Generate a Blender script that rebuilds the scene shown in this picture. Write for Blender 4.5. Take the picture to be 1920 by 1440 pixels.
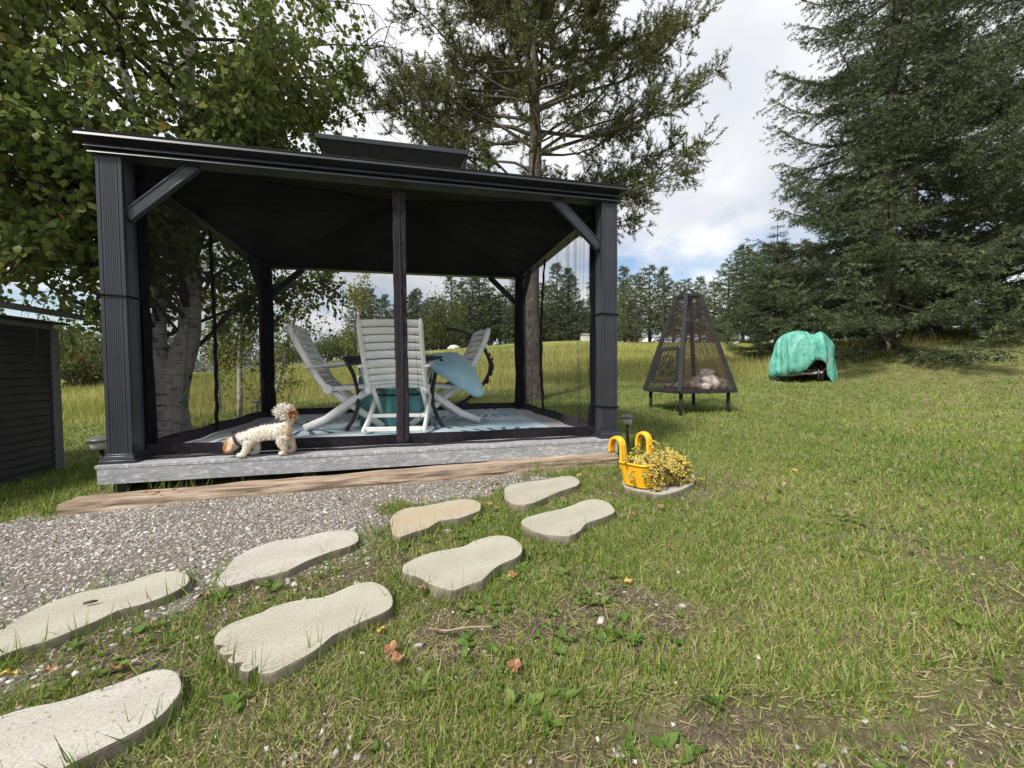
import bpy, bmesh, math, random
import numpy as np
from math import sin, cos, pi, radians, sqrt, atan2
from mathutils import Vector, Matrix, noise as mnoise

for o in list(bpy.data.objects): bpy.data.objects.remove(o)
SC = bpy.context.scene
COL = SC.collection
RNG = np.random.default_rng(7)
random.seed(7)

# ------------------------------------------------------------------ camera
YAW, PITCH, ROLL = .2377, .0324, -.0092
CAM = Vector((1.9393, -3.264, .7852))
fw = Vector((sin(YAW)*cos(PITCH), cos(YAW)*cos(PITCH), -sin(PITCH)))
rt = Vector((cos(YAW), -sin(YAW), 0)); up = rt.cross(fw)
rt, up = rt*cos(ROLL)+up*sin(ROLL), up*cos(ROLL)-rt*sin(ROLL)
cd = bpy.data.cameras.new('camera'); cam = bpy.data.objects.new('camera', cd); COL.objects.link(cam)
cd.sensor_width = 36; cd.lens = 36*783.3/1920; cd.clip_start = .05; cd.clip_end = 3000
cam.matrix_world = Matrix(((rt.x, up.x, -fw.x, CAM.x), (rt.y, up.y, -fw.y, CAM.y), (rt.z, up.z, -fw.z, CAM.z), (0, 0, 0, 1)))
SC.camera = cam

# ------------------------------------------------------------------ sky and sun
SUN_EL = radians(48); SUN_DIR = Vector((-.80, -.60, 0)).normalized()
SUN_DIR = Vector((SUN_DIR.x*cos(SUN_EL), SUN_DIR.y*cos(SUN_EL), sin(SUN_EL)))
w = bpy.data.worlds.new('World'); SC.world = w; w.use_nodes = True
nt = w.node_tree; nt.nodes.clear()
def N(nt, typ, **kw):
    n = nt.nodes.new(typ)
    for k, v in kw.items(): setattr(n, k, v)
    return n
def math_node(nt, op, a, b=None, clamp=False):
    n = N(nt, 'ShaderNodeMath', operation=op); n.use_clamp = clamp
    for i, v in enumerate((a, b)):
        if v is None: continue
        if hasattr(v, 'links'): nt.links.new(v, n.inputs[i])
        else: n.inputs[i].default_value = v
    return n.outputs[0]
def ramp(nt, fac, stops, interp='LINEAR'):
    n = N(nt, 'ShaderNodeValToRGB'); n.color_ramp.interpolation = interp
    el = n.color_ramp.elements
    while len(el) < len(stops): el.new(.5)
    for e, (p, c) in zip(el, stops):
        e.position = p; e.color = (*c, 1) if len(c) == 3 else c
    nt.links.new(fac, n.inputs[0]); return n.outputs[0]
def mix_rgb(nt, fac, a, b, mode='MIX'):
    n = N(nt, 'ShaderNodeMix', data_type='RGBA', blend_type=mode)
    for s, v in ((n.inputs[0], fac), (n.inputs[6], a), (n.inputs[7], b)):
        if hasattr(v, 'links'): nt.links.new(v, s)
        elif isinstance(v, (tuple, list)): s.default_value = (*v, 1) if len(v) == 3 else v
        else: s.default_value = v
    return n.outputs[2]
sky = N(nt, 'ShaderNodeTexSky', sky_type='NISHITA'); sky.sun_disc = False
sky.sun_elevation = SUN_EL; sky.sun_rotation = atan2(SUN_DIR.x, SUN_DIR.y)
tc = N(nt, 'ShaderNodeTexCoord'); sp = N(nt, 'ShaderNodeSeparateXYZ'); nt.links.new(tc.outputs['Generated'], sp.inputs[0])
zz = math_node(nt, 'ADD', math_node(nt, 'MAXIMUM', sp.outputs[2], 0.0), .22)
cx = math_node(nt, 'DIVIDE', sp.outputs[0], zz); cy = math_node(nt, 'DIVIDE', sp.outputs[1], zz)
cmb = N(nt, 'ShaderNodeCombineXYZ'); nt.links.new(cx, cmb.inputs[0]); nt.links.new(cy, cmb.inputs[1]); cmb.inputs[2].default_value = 3.7
n1 = N(nt, 'ShaderNodeTexNoise'); n1.inputs['Scale'].default_value = .85; n1.inputs['Detail'].default_value = 9; n1.inputs['Roughness'].default_value = .55; n1.inputs['Distortion'].default_value = .3
nt.links.new(cmb.outputs[0], n1.inputs[0])
cover = ramp(nt, n1.outputs[0], [(.34, (0, 0, 0)), (.47, (1, 1, 1))])
n2 = N(nt, 'ShaderNodeTexNoise'); n2.inputs['Scale'].default_value = 1.35; n2.inputs['Detail'].default_value = 8; n2.inputs['Roughness'].default_value = .5
nt.links.new(cmb.outputs[0], n2.inputs[0])
cloudc = ramp(nt, n2.outputs[0], [(.30, (4.4, 4.65, 5.1)), (.48, (5.5, 5.7, 6.0)), (.62, (6.9, 6.9, 6.95))])
skymix = mix_rgb(nt, cover, sky.outputs[0], cloudc)
bg = N(nt, 'ShaderNodeBackground'); bg.inputs[1].default_value = .1
nt.links.new(skymix, bg.inputs[0])
wo = N(nt, 'ShaderNodeOutputWorld'); nt.links.new(bg.outputs[0], wo.inputs[0])
sl = bpy.data.lights.new('sun', 'SUN'); sl.energy = 3.3; sl.angle = radians(9); sl.color = (1, .95, .87)
so = bpy.data.objects.new('sun', sl); COL.objects.link(so); so.rotation_euler = SUN_DIR.to_track_quat('Z', 'Y').to_euler()
so.location = (-8, -6, 20)
SC.view_settings.view_transform = 'Standard'; SC.view_settings.look = 'None'
SC.view_settings.exposure = .66; SC.view_settings.gamma = 1
SC.render.engine = 'CYCLES'
SC.cycles.max_bounces = 6; SC.cycles.transparent_max_bounces = 24; SC.cycles.diffuse_bounces = 3; SC.cycles.glossy_bounces = 2

# ------------------------------------------------------------------ helpers
def tag(o, label=None, cat=None, group=None, kind=None):
    if label: o['label'] = label
    if cat: o['category'] = cat
    if group: o['group'] = group
    if kind: o['kind'] = kind
    return o
def empty(name, loc=(0, 0, 0), rz=0, label=None, cat=None, group=None):
    o = bpy.data.objects.new(name, None); COL.objects.link(o); o.location = loc; o.rotation_euler = (0, 0, rz)
    o.empty_display_size = .1
    return tag(o, label, cat, group)
def link(name, me, mat=None, parent=None):
    o = bpy.data.objects.new(name, me); COL.objects.link(o)
    if mat is not None and not me.materials: me.materials.append(mat)
    if parent is not None: o.parent = parent
    return o
def copy_tree(o, parent=None):
    c = o.copy(); COL.objects.link(c); c.parent = parent
    for ch in [x for x in bpy.data.objects if x.parent == o]: copy_tree(ch, c)
    return c
class MB:
    def __init__(s): s.v = []; s.f = []
    def add(s, vs, fs):
        b = len(s.v); s.v += [tuple(p) for p in vs]; s.f += [tuple(i+b for i in f) for f in fs]; return s
    def box(s, c, d, rot=None, taper=1.0):
        c = Vector(c); vs = []
        for z in (-.5, .5):
            k = taper if z > 0 else 1
            for x, y in ((-.5, -.5), (.5, -.5), (.5, .5), (-.5, .5)):
                p = Vector((x*d[0]*k, y*d[1]*k, z*d[2]))
                if rot is not None: p = rot @ p
                vs.append(c+p)
        return s.add(vs, [(3, 2, 1, 0), (4, 5, 6, 7), (0, 1, 5, 4), (1, 2, 6, 5), (2, 3, 7, 6), (3, 0, 4, 7)])
    def bar(s, a, b, wx, wy, upv=(0, 0, 1)):
        a, b = Vector(a), Vector(b); d = (b-a).normalized(); u = Vector(upv)
        x = d.cross(u)
        if x.length < 1e-4: x = d.cross(Vector((1, 0, 0)))
        x.normalize(); y = x.cross(d)
        vs = []
        for p in (a, b):
            for sx, sy in ((-1, -1), (1, -1), (1, 1), (-1, 1)): vs.append(p+x*(sx*wx/2)+y*(sy*wy/2))
        return s.add(vs, [(3, 2, 1, 0), (4, 5, 6, 7), (0, 1, 5, 4), (1, 2, 6, 5), (2, 3, 7, 6), (3, 0, 4, 7)])
    def tube(s, pts, radii, n=8, caps=True, flat=1.0):
        pts = [Vector(p) for p in pts]
        if not hasattr(radii, '__len__'): radii = [radii]*len(pts)
        vs = []; prev = None
        for i, p in enumerate(pts):
            d = (pts[min(i+1, len(pts)-1)]-pts[max(i-1, 0)])
            d = d.normalized() if d.length > 1e-9 else Vector((0, 0, 1))
            if prev is None:
                x = d.cross(Vector((0, 0, 1)))
                if x.length < .05: x = d.cross(Vector((1, 0, 0)))
            else: x = prev - d*prev.dot(d)
            x.normalize(); prev = x; y = d.cross(x)
            for k in range(n):
                a = 2*pi*k/n; vs.append(p+x*(cos(a)*radii[i])+y*(sin(a)*radii[i]*flat))
        fs = []
        for i in range(len(pts)-1):
            for k in range(n):
                k2 = (k+1) % n; fs.append((i*n+k, i*n+k2, (i+1)*n+k2, (i+1)*n+k))
        if caps: fs.append(tuple(range(n))[::-1]); fs.append(tuple((len(pts)-1)*n+k for k in range(n)))
        return s.add(vs, fs)
    def lathe(s, prof, c=(0, 0, 0), n=20):
        c = Vector(c); vs = []; fs = []
        for r, z in prof:
            for k in range(n): a = 2*pi*k/n; vs.append(c+Vector((r*cos(a), r*sin(a), z)))
        for i in range(len(prof)-1):
            for k in range(n): k2 = (k+1) % n; fs.append((i*n+k, i*n+k2, (i+1)*n+k2, (i+1)*n+k))
        fs.append(tuple(range(n))[::-1]); fs.append(tuple((len(prof)-1)*n+k for k in range(n)))
        return s.add(vs, fs)
    def prism(s, outline, z0, z1):
        n = len(outline)
        vs = [(x, y, z0) for x, y in outline]+[(x, y, z1) for x, y in outline]
        fs = [tuple(range(n))[::-1], tuple(range(n, 2*n))]+[(i, (i+1) % n, n+(i+1) % n, n+i) for i in range(n)]
        return s.add(vs, fs)
    def grid(s, fn, nu, nv, closed_u=False):
        vs = [fn(i/(nu if closed_u else nu-1), j/(nv-1)) for j in range(nv) for i in range(nu)]
        fs = []
        for j in range(nv-1):
            for i in range(nu if closed_u else nu-1):
                i2 = (i+1) % nu; fs.append((j*nu+i, j*nu+i2, (j+1)*nu+i2, (j+1)*nu+i))
        return s.add(vs, fs)
    def build(s, name, mat, parent=None, smooth=False, bevel=0, solid=0, seg=2):
        me = bpy.data.meshes.new(name); me.from_pydata(s.v, [], s.f)
        me.validate(); me.update()
        bm = bmesh.new(); bm.from_mesh(me); bmesh.ops.recalc_face_normals(bm, faces=bm.faces); bm.to_mesh(me); bm.free()
        if smooth:
            for p in me.polygons: p.use_smooth = True
        o = link(name, me, mat, parent)
        if solid:
            m = o.modifiers.new('solid', 'SOLIDIFY'); m.thickness = solid; m.offset = 0
        if bevel:
            m = o.modifiers.new('bevel', 'BEVEL'); m.width = bevel; m.segments = seg; m.limit_method = 'ANGLE'; m.angle_limit = radians(35)
            if not smooth:
                for p in me.polygons: p.use_smooth = True
                try: me.set_sharp_from_angle(angle=radians(40))
                except Exception: pass
        return o

def np_mesh(name, V, F, mat=None, parent=None, attrs=None, smooth=False):
    """V (n,3), F (m,k) int; attrs dict name->per-vertex float"""
    V = np.ascontiguousarray(V, dtype=np.float32); F = np.ascontiguousarray(F, dtype=np.int32)
    me = bpy.data.meshes.new(name); m, k = F.shape
    me.vertices.add(len(V)); me.vertices.foreach_set('co', V.ravel())
    me.loops.add(m*k); me.loops.foreach_set('vertex_index', F.ravel())
    me.polygons.add(m); me.polygons.foreach_set('loop_start', np.arange(0, m*k, k, dtype=np.int32))
    me.polygons.foreach_set('loop_total', np.full(m, k, dtype=np.int32))
    if smooth: me.polygons.foreach_set('use_smooth', np.ones(m, dtype=bool))
    me.update(calc_edges=True)
    for nme, a in (attrs or {}).items():
        at = me.attributes.new(nme, 'FLOAT', 'POINT'); at.data.foreach_set('value', np.ascontiguousarray(a, dtype=np.float32))
    return link(name, me, mat, parent)
def unit(a): return a/np.maximum(np.linalg.norm(a, axis=-1, keepdims=True), 1e-9)
def frames(D, spin=None, hint=None):
    """X(across), D(along), Nrm for direction arrays"""
    D = unit(D); h = np.tile(np.array([0, 0, 1.]), (len(D), 1)) if hint is None else hint
    X = np.cross(D, h); bad = np.linalg.norm(X, axis=1) < .05; X[bad] = np.cross(D[bad], np.array([1., 0, 0])); X = unit(X); Z = np.cross(X, D)
    if spin is not None:
        c, s = np.cos(spin)[:, None], np.sin(spin)[:, None]; X, Z = X*c+Z*s, Z*c-X*s
    return X, D, Z
def stamp(TV, TF, P, X, Y, Z, S, SX=None):
    """place template (across, along, normal) at every P"""
    TV = np.asarray(TV, float); n = len(P); k = len(TV)
    S = np.broadcast_to(S, (n,)); SX = S if SX is None else np.broadcast_to(SX, (n,))
    V = P[:, None, :] + TV[None, :, 0:1]*(X*SX[:, None])[:, None, :] + TV[None, :, 1:2]*(Y*S[:, None])[:, None, :] + TV[None, :, 2:3]*(Z*S[:, None])[:, None, :]
    F = (np.asarray(TF)[None, :, :] + (np.arange(n)*k)[:, None, None]).reshape(-1, len(TF[0]))
    return V.reshape(-1, 3), F

# ------------------------------------------------------------------ materials
def new_mat(name):
    m = bpy.data.materials.new(name); m.use_nodes = True; nt = m.node_tree
    b = nt.nodes['Principled BSDF']; return m, nt, b
def coords(nt, kind='Object', scale=(1, 1, 1), rot=(0, 0, 0)):
    tc = N(nt, 'ShaderNodeTexCoord'); mp = N(nt, 'ShaderNodeMapping'); mp.inputs['Scale'].default_value = scale; mp.inputs['Rotation'].default_value = rot
    nt.links.new(tc.outputs[kind], mp.inputs[0]); return mp.outputs[0]
def noise(nt, vec, scale, detail=4, rough=.55, dist=0):
    n = N(nt, 'ShaderNodeTexNoise'); n.inputs['Scale'].default_value = scale; n.inputs['Detail'].default_value = detail
    n.inputs['Roughness'].default_value = rough; n.inputs['Distortion'].default_value = dist
    if vec is not None: nt.links.new(vec, n.inputs[0])
    return n.outputs[0]
def bump(nt, b, h, strength=.3, dist=.01):
    n = N(nt, 'ShaderNodeBump'); n.inputs['Strength'].default_value = strength; n.inputs['Distance'].default_value = dist
    nt.links.new(h, n.inputs['Height']); nt.links.new(n.outputs[0], b.inputs['Normal'])
def simple(name, c1, c2=None, rough=.6, scale=8, stretch=(1, 1, 1), metal=0, bstr=0, bscale=None, lo=.35, hi=.65, detail=5, bdist=.005, spec=.5):
    m, nt, b = new_mat(name); b.inputs['Roughness'].default_value = rough; b.inputs['Metallic'].default_value = metal
    b.inputs['Specular IOR Level'].default_value = spec
    v = coords(nt, 'Object', stretch); nz = noise(nt, v, scale, detail)
    if c2 is None: b.inputs['Base Color'].default_value = (*c1, 1)
    else: nt.links.new(ramp(nt, nz, [(lo, c1), (hi, c2)]), b.inputs['Base Color'])
    if bstr:
        h = noise(nt, v, bscale or scale*3, 4); bump(nt, b, h, bstr, bdist)
    return m
def leaf_mat(name, stops, trans=.35, rough=.5, attr='tint'):
    m, nt, b = new_mat(name); b.inputs['Roughness'].default_value = rough; b.inputs['Specular IOR Level'].default_value = .3
    a = N(nt, 'ShaderNodeAttribute', attribute_name=attr)
    c = ramp(nt, a.outputs['Fac'], stops); nt.links.new(c, b.inputs['Base Color'])
    if trans:
        t = N(nt, 'ShaderNodeBsdfTranslucent'); nt.links.new(c, t.inputs[0]); mx = N(nt, 'ShaderNodeMixShader'); mx.inputs[0].default_value = trans
        out = nt.nodes['Material Output']; nt.links.new(b.outputs[0], mx.inputs[1]); nt.links.new(t.outputs[0], mx.inputs[2]); nt.links.new(mx.outputs[0], out.inputs[0])
    return m
M = {}
M['metal'] = simple('charcoal_aluminium', (.022, .025, .034), (.032, .035, .045), rough=.34, scale=3, bstr=.05)
M['black_fabric'] = simple('black_fabric', (.006, .006, .008), (.012, .011, .014), rough=.9, scale=20, bstr=.3, bscale=60, spec=.08)
M['band'] = simple('dark_band_fabric', (.022, .018, .024), (.04, .032, .042), rough=.9, scale=30, bstr=.4, bscale=150, spec=.2)
M['liner'] = simple('liner_fabric', (.0035, .0035, .0045), (.006, .006, .008), rough=.7, scale=2, bstr=.5, bscale=7, bdist=.04, spec=.18)
M['black_metal'] = simple('black_metal', (.012, .012, .013), (.02, .02, .02), rough=.4, scale=20)
M['white_resin'] = simple('white_resin', (.80, .79, .75), (.88, .87, .84), rough=.45, scale=6)
M['deck_grey'] = None
def deck_mat(name, seed, stretch):
    m, nt, b = new_mat(name); b.inputs['Roughness'].default_value = .75
    v = coords(nt, 'Object', stretch)
    base = ramp(nt, noise(nt, v, 4, 6), [(.3, (.21, .215, .225)), (.7, (.33, .335, .345))])
    ws = ramp(nt, noise(nt, v, 22+seed, 9, .78, .3), [(.50, (0, 0, 0)), (.66, (1, 1, 1))])
    c = mix_rgb(nt, ws, base, (.62, .63, .64))
    c = mix_rgb(nt, ramp(nt, noise(nt, v, 34+seed, 6, .7), [(.62, (0, 0, 0)), (.70, (.7, .7, .7))]), c, (.07, .07, .075))
    nt.links.new(c, b.inputs['Base Color']); bump(nt, b, ws, .15, .002); return m
M['deck'] = deck_mat('scraped_grey_paint', 0, (1, 3.5, 3.5)); M['deck_top'] = deck_mat('scraped_grey_boards', 4, (1.2, 3, 1))
def timber_mat():
    m, nt, b = new_mat('weathered_timber'); b.inputs['Roughness'].default_value = .85
    v = coords(nt, 'Object', (.6, 9, 9))
    g = noise(nt, v, 4, 7, .65)
    c = ramp(nt, g, [(.30, (.09, .055, .038)), (.44, (.28, .20, .14)), (.58, (.46, .37, .28)), (.78, (.55, .47, .38))])
    v2 = coords(nt, 'Object', (1.5, 3, 3))
    c = mix_rgb(nt, ramp(nt, noise(nt, v2, 2.5, 5), [(.50, (0, 0, 0)), (.7, (.55, .55, .55))]), c, (.16, .105, .07))
    nt.links.new(c, b.inputs['Base Color']); bump(nt, b, g, .6, .01); return m
M['timber'] = timber_mat()
def stone_mat(name, c1, c2, pit):
    m, nt, b = new_mat(name); b.inputs['Roughness'].default_value = .92; b.inputs['Specular IOR Level'].default_value = .2
    v = coords(nt, 'Object')
    c = ramp(nt, noise(nt, v, 5, 6), [(.3, c1), (.7, c2)])
    fine = noise(nt, v, 130, 3, .7)
    c = mix_rgb(nt, .55, c, ramp(nt, fine, [(.3, (.55, .52, .45)), (.7, (1.05, 1.03, 1.0))]), 'MULTIPLY')
    stain = ramp(nt, noise(nt, v, 2.4, 5, .6), [(.56, (1, 1, 1)), (.74, (.74, .68, .57))]); c = mix_rgb(nt, 1, c, stain, 'MULTIPLY')
    vo = N(nt, 'ShaderNodeTexVoronoi'); vo.inputs['Scale'].default_value = 46; nt.links.new(v, vo.inputs[0])
    pits = ramp(nt, vo.outputs[0], [(.08, (0, 0, 0)), (.2, (1, 1, 1))])
    if pit: c = mix_rgb(nt, pit, c, pits, 'MULTIPLY')
    nt.links.new(c, b.inputs['Base Color'])
    h = math_node(nt, 'ADD', fine, math_node(nt, 'MULTIPLY', pits, pit*2)); bump(nt, b, h, .6, .004); return m
M['stone'] = stone_mat('cast_concrete', (.39, .372, .31), (.49, .475, .41), 0)
M['stone_side'] = simple('soil_stained_concrete', (.13, .105, .075), (.26, .225, .17), rough=.95, scale=18, bstr=.6, bscale=60)  # darker brown-grey than the tops, for the steep side faces of the stones
M['stone_pitted'] = stone_mat('pitted_concrete', (.42, .405, .365), (.54, .525, .485), .35)
M['stone_rusty'] = stone_mat('stained_concrete', (.46, .36, .24), (.45, .43, .36), 0)
def net_mat(name, dens):
    m, nt, b = new_mat(name); b.inputs['Base Color'].default_value = (.012, .012, .014, 1); b.inputs['Roughness'].default_value = .9
    b.inputs['Specular IOR Level'].default_value = .1
    t = N(nt, 'ShaderNodeBsdfTransparent'); mx = N(nt, 'ShaderNodeMixShader'); mx.inputs[0].default_value = dens
    nt.links.new(t.outputs[0], mx.inputs[1]); nt.links.new(b.outputs[0], mx.inputs[2]); nt.links.new(mx.outputs[0], nt.nodes['Material Output'].inputs[0]); return m
M['net'] = net_mat('black_mesh', .135); M['net_side'] = net_mat('black_mesh_side', .27)
def birch_bark():
    m, nt, b = new_mat('birch_bark'); b.inputs['Roughness'].default_value = .8
    v = coords(nt, 'Object', (4, 4, 34)); v2 = coords(nt, 'Object', (5, 5, 5))
    lent = ramp(nt, noise(nt, v, 1.2, 5, .6), [(.36, (0, 0, 0)), (.43, (1, 1, 1))])
    c = mix_rgb(nt, lent, (.06, .05, .045), ramp(nt, noise(nt, v2, 2, 4), [(.3, (.42, .38, .34)), (.7, (.66, .63, .59))]))
    pat = ramp(nt, noise(nt, v2, .9, 6, .7), [(.36, (1, 1, 1)), (.44, (0, 0, 0))])
    c = mix_rgb(nt, pat, c, (.045, .04, .036)); nt.links.new(c, b.inputs['Base Color']); bump(nt, b, lent, .4, .008); return m
M['birch_bark'] = birch_bark()
M['twig'] = simple('dark_twig', (.05, .038, .03), (.09, .07, .055), rough=.9, scale=30)
M['pine_bark'] = simple('pine_bark', (.05, .04, .035), (.17, .14, .12), rough=.95, scale=5, stretch=(5, 5, 1.3), bstr=1, bscale=8, bdist=.04)
M['birch_leaf'] = leaf_mat('birch_leaf', [(0, (.085, .13, .032)), (.35, (.16, .215, .052)), (.7, (.235, .275, .075)), (.93, (.31, .33, .10)), (.955, (.48, .36, .06)), (1, (.46, .26, .07))], .5)
M['pine_needle'] = leaf_mat('pine_needle', [(0, (.06, .078, .026)), (.6, (.125, .145, .046)), (1, (.20, .20, .075))], .15, .6)
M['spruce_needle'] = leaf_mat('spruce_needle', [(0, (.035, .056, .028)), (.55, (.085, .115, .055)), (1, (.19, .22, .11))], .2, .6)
M['far_needle'] = leaf_mat('far_needle', [(0, (.05, .072, .034)), (.6, (.095, .12, .052)), (1, (.15, .17, .075))], .2, .7)
M['bush_leaf'] = leaf_mat('bush_leaf', [(0, (.06, .08, .028)), (.6, (.11, .135, .045)), (1, (.20, .18, .06))], .3, .6)
M['grass'] = leaf_mat('grass_blade', [(0, (.065, .125, .016)), (.3, (.145, .235, .036)), (.52, (.25, .32, .062)), (.68, (.37, .38, .11)), (.82, (.46, .41, .23)), (1, (.29, .22, .135))], .35, .55)
M['field_grass'] = leaf_mat('field_grass', [(0, (.13, .18, .035)), (.45, (.27, .29, .075)), (.75, (.42, .38, .14)), (1, (.52, .44, .22))], .35, .6)
M['siding'] = simple('dark_siding', (.050, .052, .055), (.065, .067, .070), rough=.55, scale=4)
M['trim_grey'] = simple('grey_trim', (.20, .20, .20), (.26, .26, .26), rough=.5, scale=5)
M['yellow'] = simple('yellow_plastic', (.78, .40, .012), (.85, .50, .02), rough=.4, scale=4)
M['tarp'] = simple('green_tarp', (.05, .29, .225), (.20, .50, .41), rough=.5, scale=3.2, bstr=.8, bscale=5, bdist=.05, lo=.3, hi=.72, stretch=(1.8, 1.8, 1.2))
M['blue_cloth'] = simple('blue_cover', (.30, .54, .64), (.50, .71, .78), rough=.55, scale=3, bstr=.35, bscale=9, bdist=.012)
M['teal_cloth'] = simple('teal_cover', (.10, .36, .36), (.22, .52, .50), rough=.5, scale=4, bstr=.5, bscale=8, bdist=.02)
M['rust'] = simple('sooty_rusted_iron', (.016, .014, .014), (.05, .026, .016), rough=.9, scale=5)
M['iron'] = simple('black_iron', (.010, .010, .011), (.022, .020, .019), rough=.8, scale=9)
M['rock'] = simple('pale_rock', (.16, .13, .11), (.42, .37, .33), rough=.95, scale=7, bstr=.6, bscale=14, bdist=.02)
M['gravel_stone'] = leaf_mat('gravel_stone', [(0, (.16, .148, .14)), (.3, (.33, .312, .30)), (.55, (.43, .40, .372)), (.8, (.55, .52, .495)), (1, (.70, .67, .64))], 0, .85)
M['glass'] = simple('frosted_lamp', (.30, .30, .26), (.42, .42, .36), rough=.35, scale=10)
M['drum'] = simple('drum_rim', (.35, .30, .30), (.50, .45, .44), rough=.7, scale=6)
M['dark_hole'] = simple('drum_inside', (.02, .016, .015), (.035, .028, .026), rough=.9)
M['dead_leaf'] = simple('dead_leaf', (.20, .085, .035), (.40, .23, .12), rough=.75, scale=30)
M['yellow_leaf'] = simple('yellow_dead_leaf', (.46, .30, .05), (.52, .40, .14), rough=.7, scale=18)
M['fur'] = leaf_mat('cream_fur', [(0, (.88, .84, .77)), (.45, (.82, .72, .59)), (.75, (.60, .38, .21)), (1, (.45, .24, .11))], .25, .7)
M['white_paint'] = simple('white_paint', (.70, .70, .70), (.8, .8, .8), rough=.6)
def rug_mat():
    m, nt, b = new_mat('rug_print'); b.inputs['Roughness'].default_value = .8
    tc = N(nt, 'ShaderNodeTexCoord'); sp = N(nt, 'ShaderNodeSeparateXYZ'); nt.links.new(tc.outputs['Object'], sp.inputs[0])
    c = None; v = tc.outputs['Object']
    base = ramp(nt, noise(nt, v, 1.6, 3), [(.35, (.30, .42, .50)), (.6, (.58, .66, .70))])
    for k, (px, py, nb, rr, ph) in enumerate([(.35, .25, 22, .95, .3), (1.55, .1, 26, .8, .9), (2.75, .3, 24, .95, .1), (.9, 1.5, 22, 1.0, .5), (2.2, 1.55, 26, 1.0, .2), (1.5, 2.5, 24, .9, .7), (3.0, 2.4, 22, .9, 0)]):
        dx = math_node(nt, 'SUBTRACT', sp.outputs[0], px); dy = math_node(nt, 'SUBTRACT', sp.outputs[1], py)
        r = math_node(nt, 'SQRT', math_node(nt, 'ADD', math_node(nt, 'MULTIPLY', dx, dx), math_node(nt, 'MULTIPLY', dy, dy)))
        an = math_node(nt, 'ARCTAN2', dy, dx)
        wv = math_node(nt, 'SINE', math_node(nt, 'ADD', math_node(nt, 'MULTIPLY', an, nb), math_node(nt, 'MULTIPLY', math_node(nt, 'SINE', math_node(nt, 'MULTIPLY', r, 9)), .8)))
        fr = ramp(nt, wv, [(.35, (0, 0, 0)), (.5, (1, 1, 1))])
        inside = math_node(nt, 'MULTIPLY', math_node(nt, 'LESS_THAN', r, rr*.62), math_node(nt, 'GREATER_THAN', r, .10))
        f = math_node(nt, 'MULTIPLY', fr, inside)
        base = mix_rgb(nt, f, base, [(.03, .075, .14), (.05, .12, .20), (.035, .085, .155)][k % 3])
    wn = ramp(nt, noise(nt, coords(nt, 'Object', (1, 2.5, 1)), 4, 6, .6), [(.54, (0, 0, 0)), (.66, (.5, .5, .5))])
    base = mix_rgb(nt, wn, base, (.55, .61, .64))
    nt.links.new(base, b.inputs['Base Color']); bump(nt, b, noise(nt, v, 5, 3), .25, .02); return m
M['rug'] = rug_mat()

# ------------------------------------------------------------------ terrain
CP = [(0,-1,0),(2,-1,0),(4,-1,0),(0,1,0),(2,1.5,0),(3.6,0,0),(0,3,-.02),(3.6,3,.02),(1.9,-3.3,0),(0,-3,0),(-1.5,-1.5,-.06),(4,-3,0),(7,-3,0),(11,-3,.02),
 (-1.6,2,-.2),(-1.6,1,-.18),(-1.6,0,-.15),(-1.2,-.6,-.06),(-.87,2.6,-.06),(-4,2,-.25),(-6,-2,-.25),(6,2.25,.18),(8.1,1.4,.06),(10.3,.85,.05),(6,0,.02),(4.6,1.2,.03),(4.67,5.95,.10),(2,5,.06),
 (8.6,3.9,.3),(10.7,3.35,.3),(12.3,3,.32),(13.9,2.6,.45),(12.2,5.8,.42),(16,0,.4),(14.3,6.1,.92),(15.8,5.75,1.29),(17.3,5.4,1.5),(18.8,5,1.72),(20.1,4.7,1.78),(24,3,1.8),(22,9,1.8),(16,9,1.3),
 (-7.3,11.3,-.2),(-1.2,9.8,.08),(3.9,8.6,.22),(6,8.1,.33),(8.3,7.5,.37),(11.6,6.8,.52),
 (-24.3,49.4,.82),(-9.8,45.9,1.26),(-1.9,44,2.45),(6.5,42,3.1),(14.8,40,3.75),(20.4,38.7,3.85),(26,37.3,3.5),(31.6,36,2.9),(39.4,34,2.5),(50,28,2.4),
 (-12,70,.6),(10,68,1.6),(36,62,2),(60,50,1.2),(-60,60,0),(-30,5,-.4),(-60,-20,0),(40,-40,0),(0,-60,0),(90,10,1)]
CP = np.array(CP, float)
def _phi(r2): return np.where(r2 > 1e-12, .5*r2*np.log(np.maximum(r2, 1e-12)), 0)
_S = .05
def _tps():
    X = CP[:, :2]*_S; d2 = ((X[:, None]-X[None])**2).sum(2); n = len(X)
    K = _phi(d2)+np.eye(n)*2e-4; Pm = np.c_[np.ones(n), X]; A = np.zeros((n+3, n+3)); A[:n, :n] = K; A[:n, n:] = Pm; A[n:, :n] = Pm.T
    return np.linalg.solve(A, np.r_[CP[:, 2], 0, 0, 0])
_W = _tps()
LEDGE = np.array([(.5,-3.2),(1.6,-2.75),(2.175,-2.45),(2.433,-2.384),(2.594,-2.441),(2.825,-2.484),(2.962,-2.551),(3.224,-2.514),(3.555,-2.507),(5,-2.5),(8,-2.8)])
def ledge_mask(x, y):
    yl = np.interp(x, LEDGE[:, 0], LEDGE[:, 1])
    return np.clip((yl-y)/.07+.5, 0, 1)*np.clip((x-1.9)/.4, 0, 1)*np.clip((9-x)/2, 0, 1)
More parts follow.
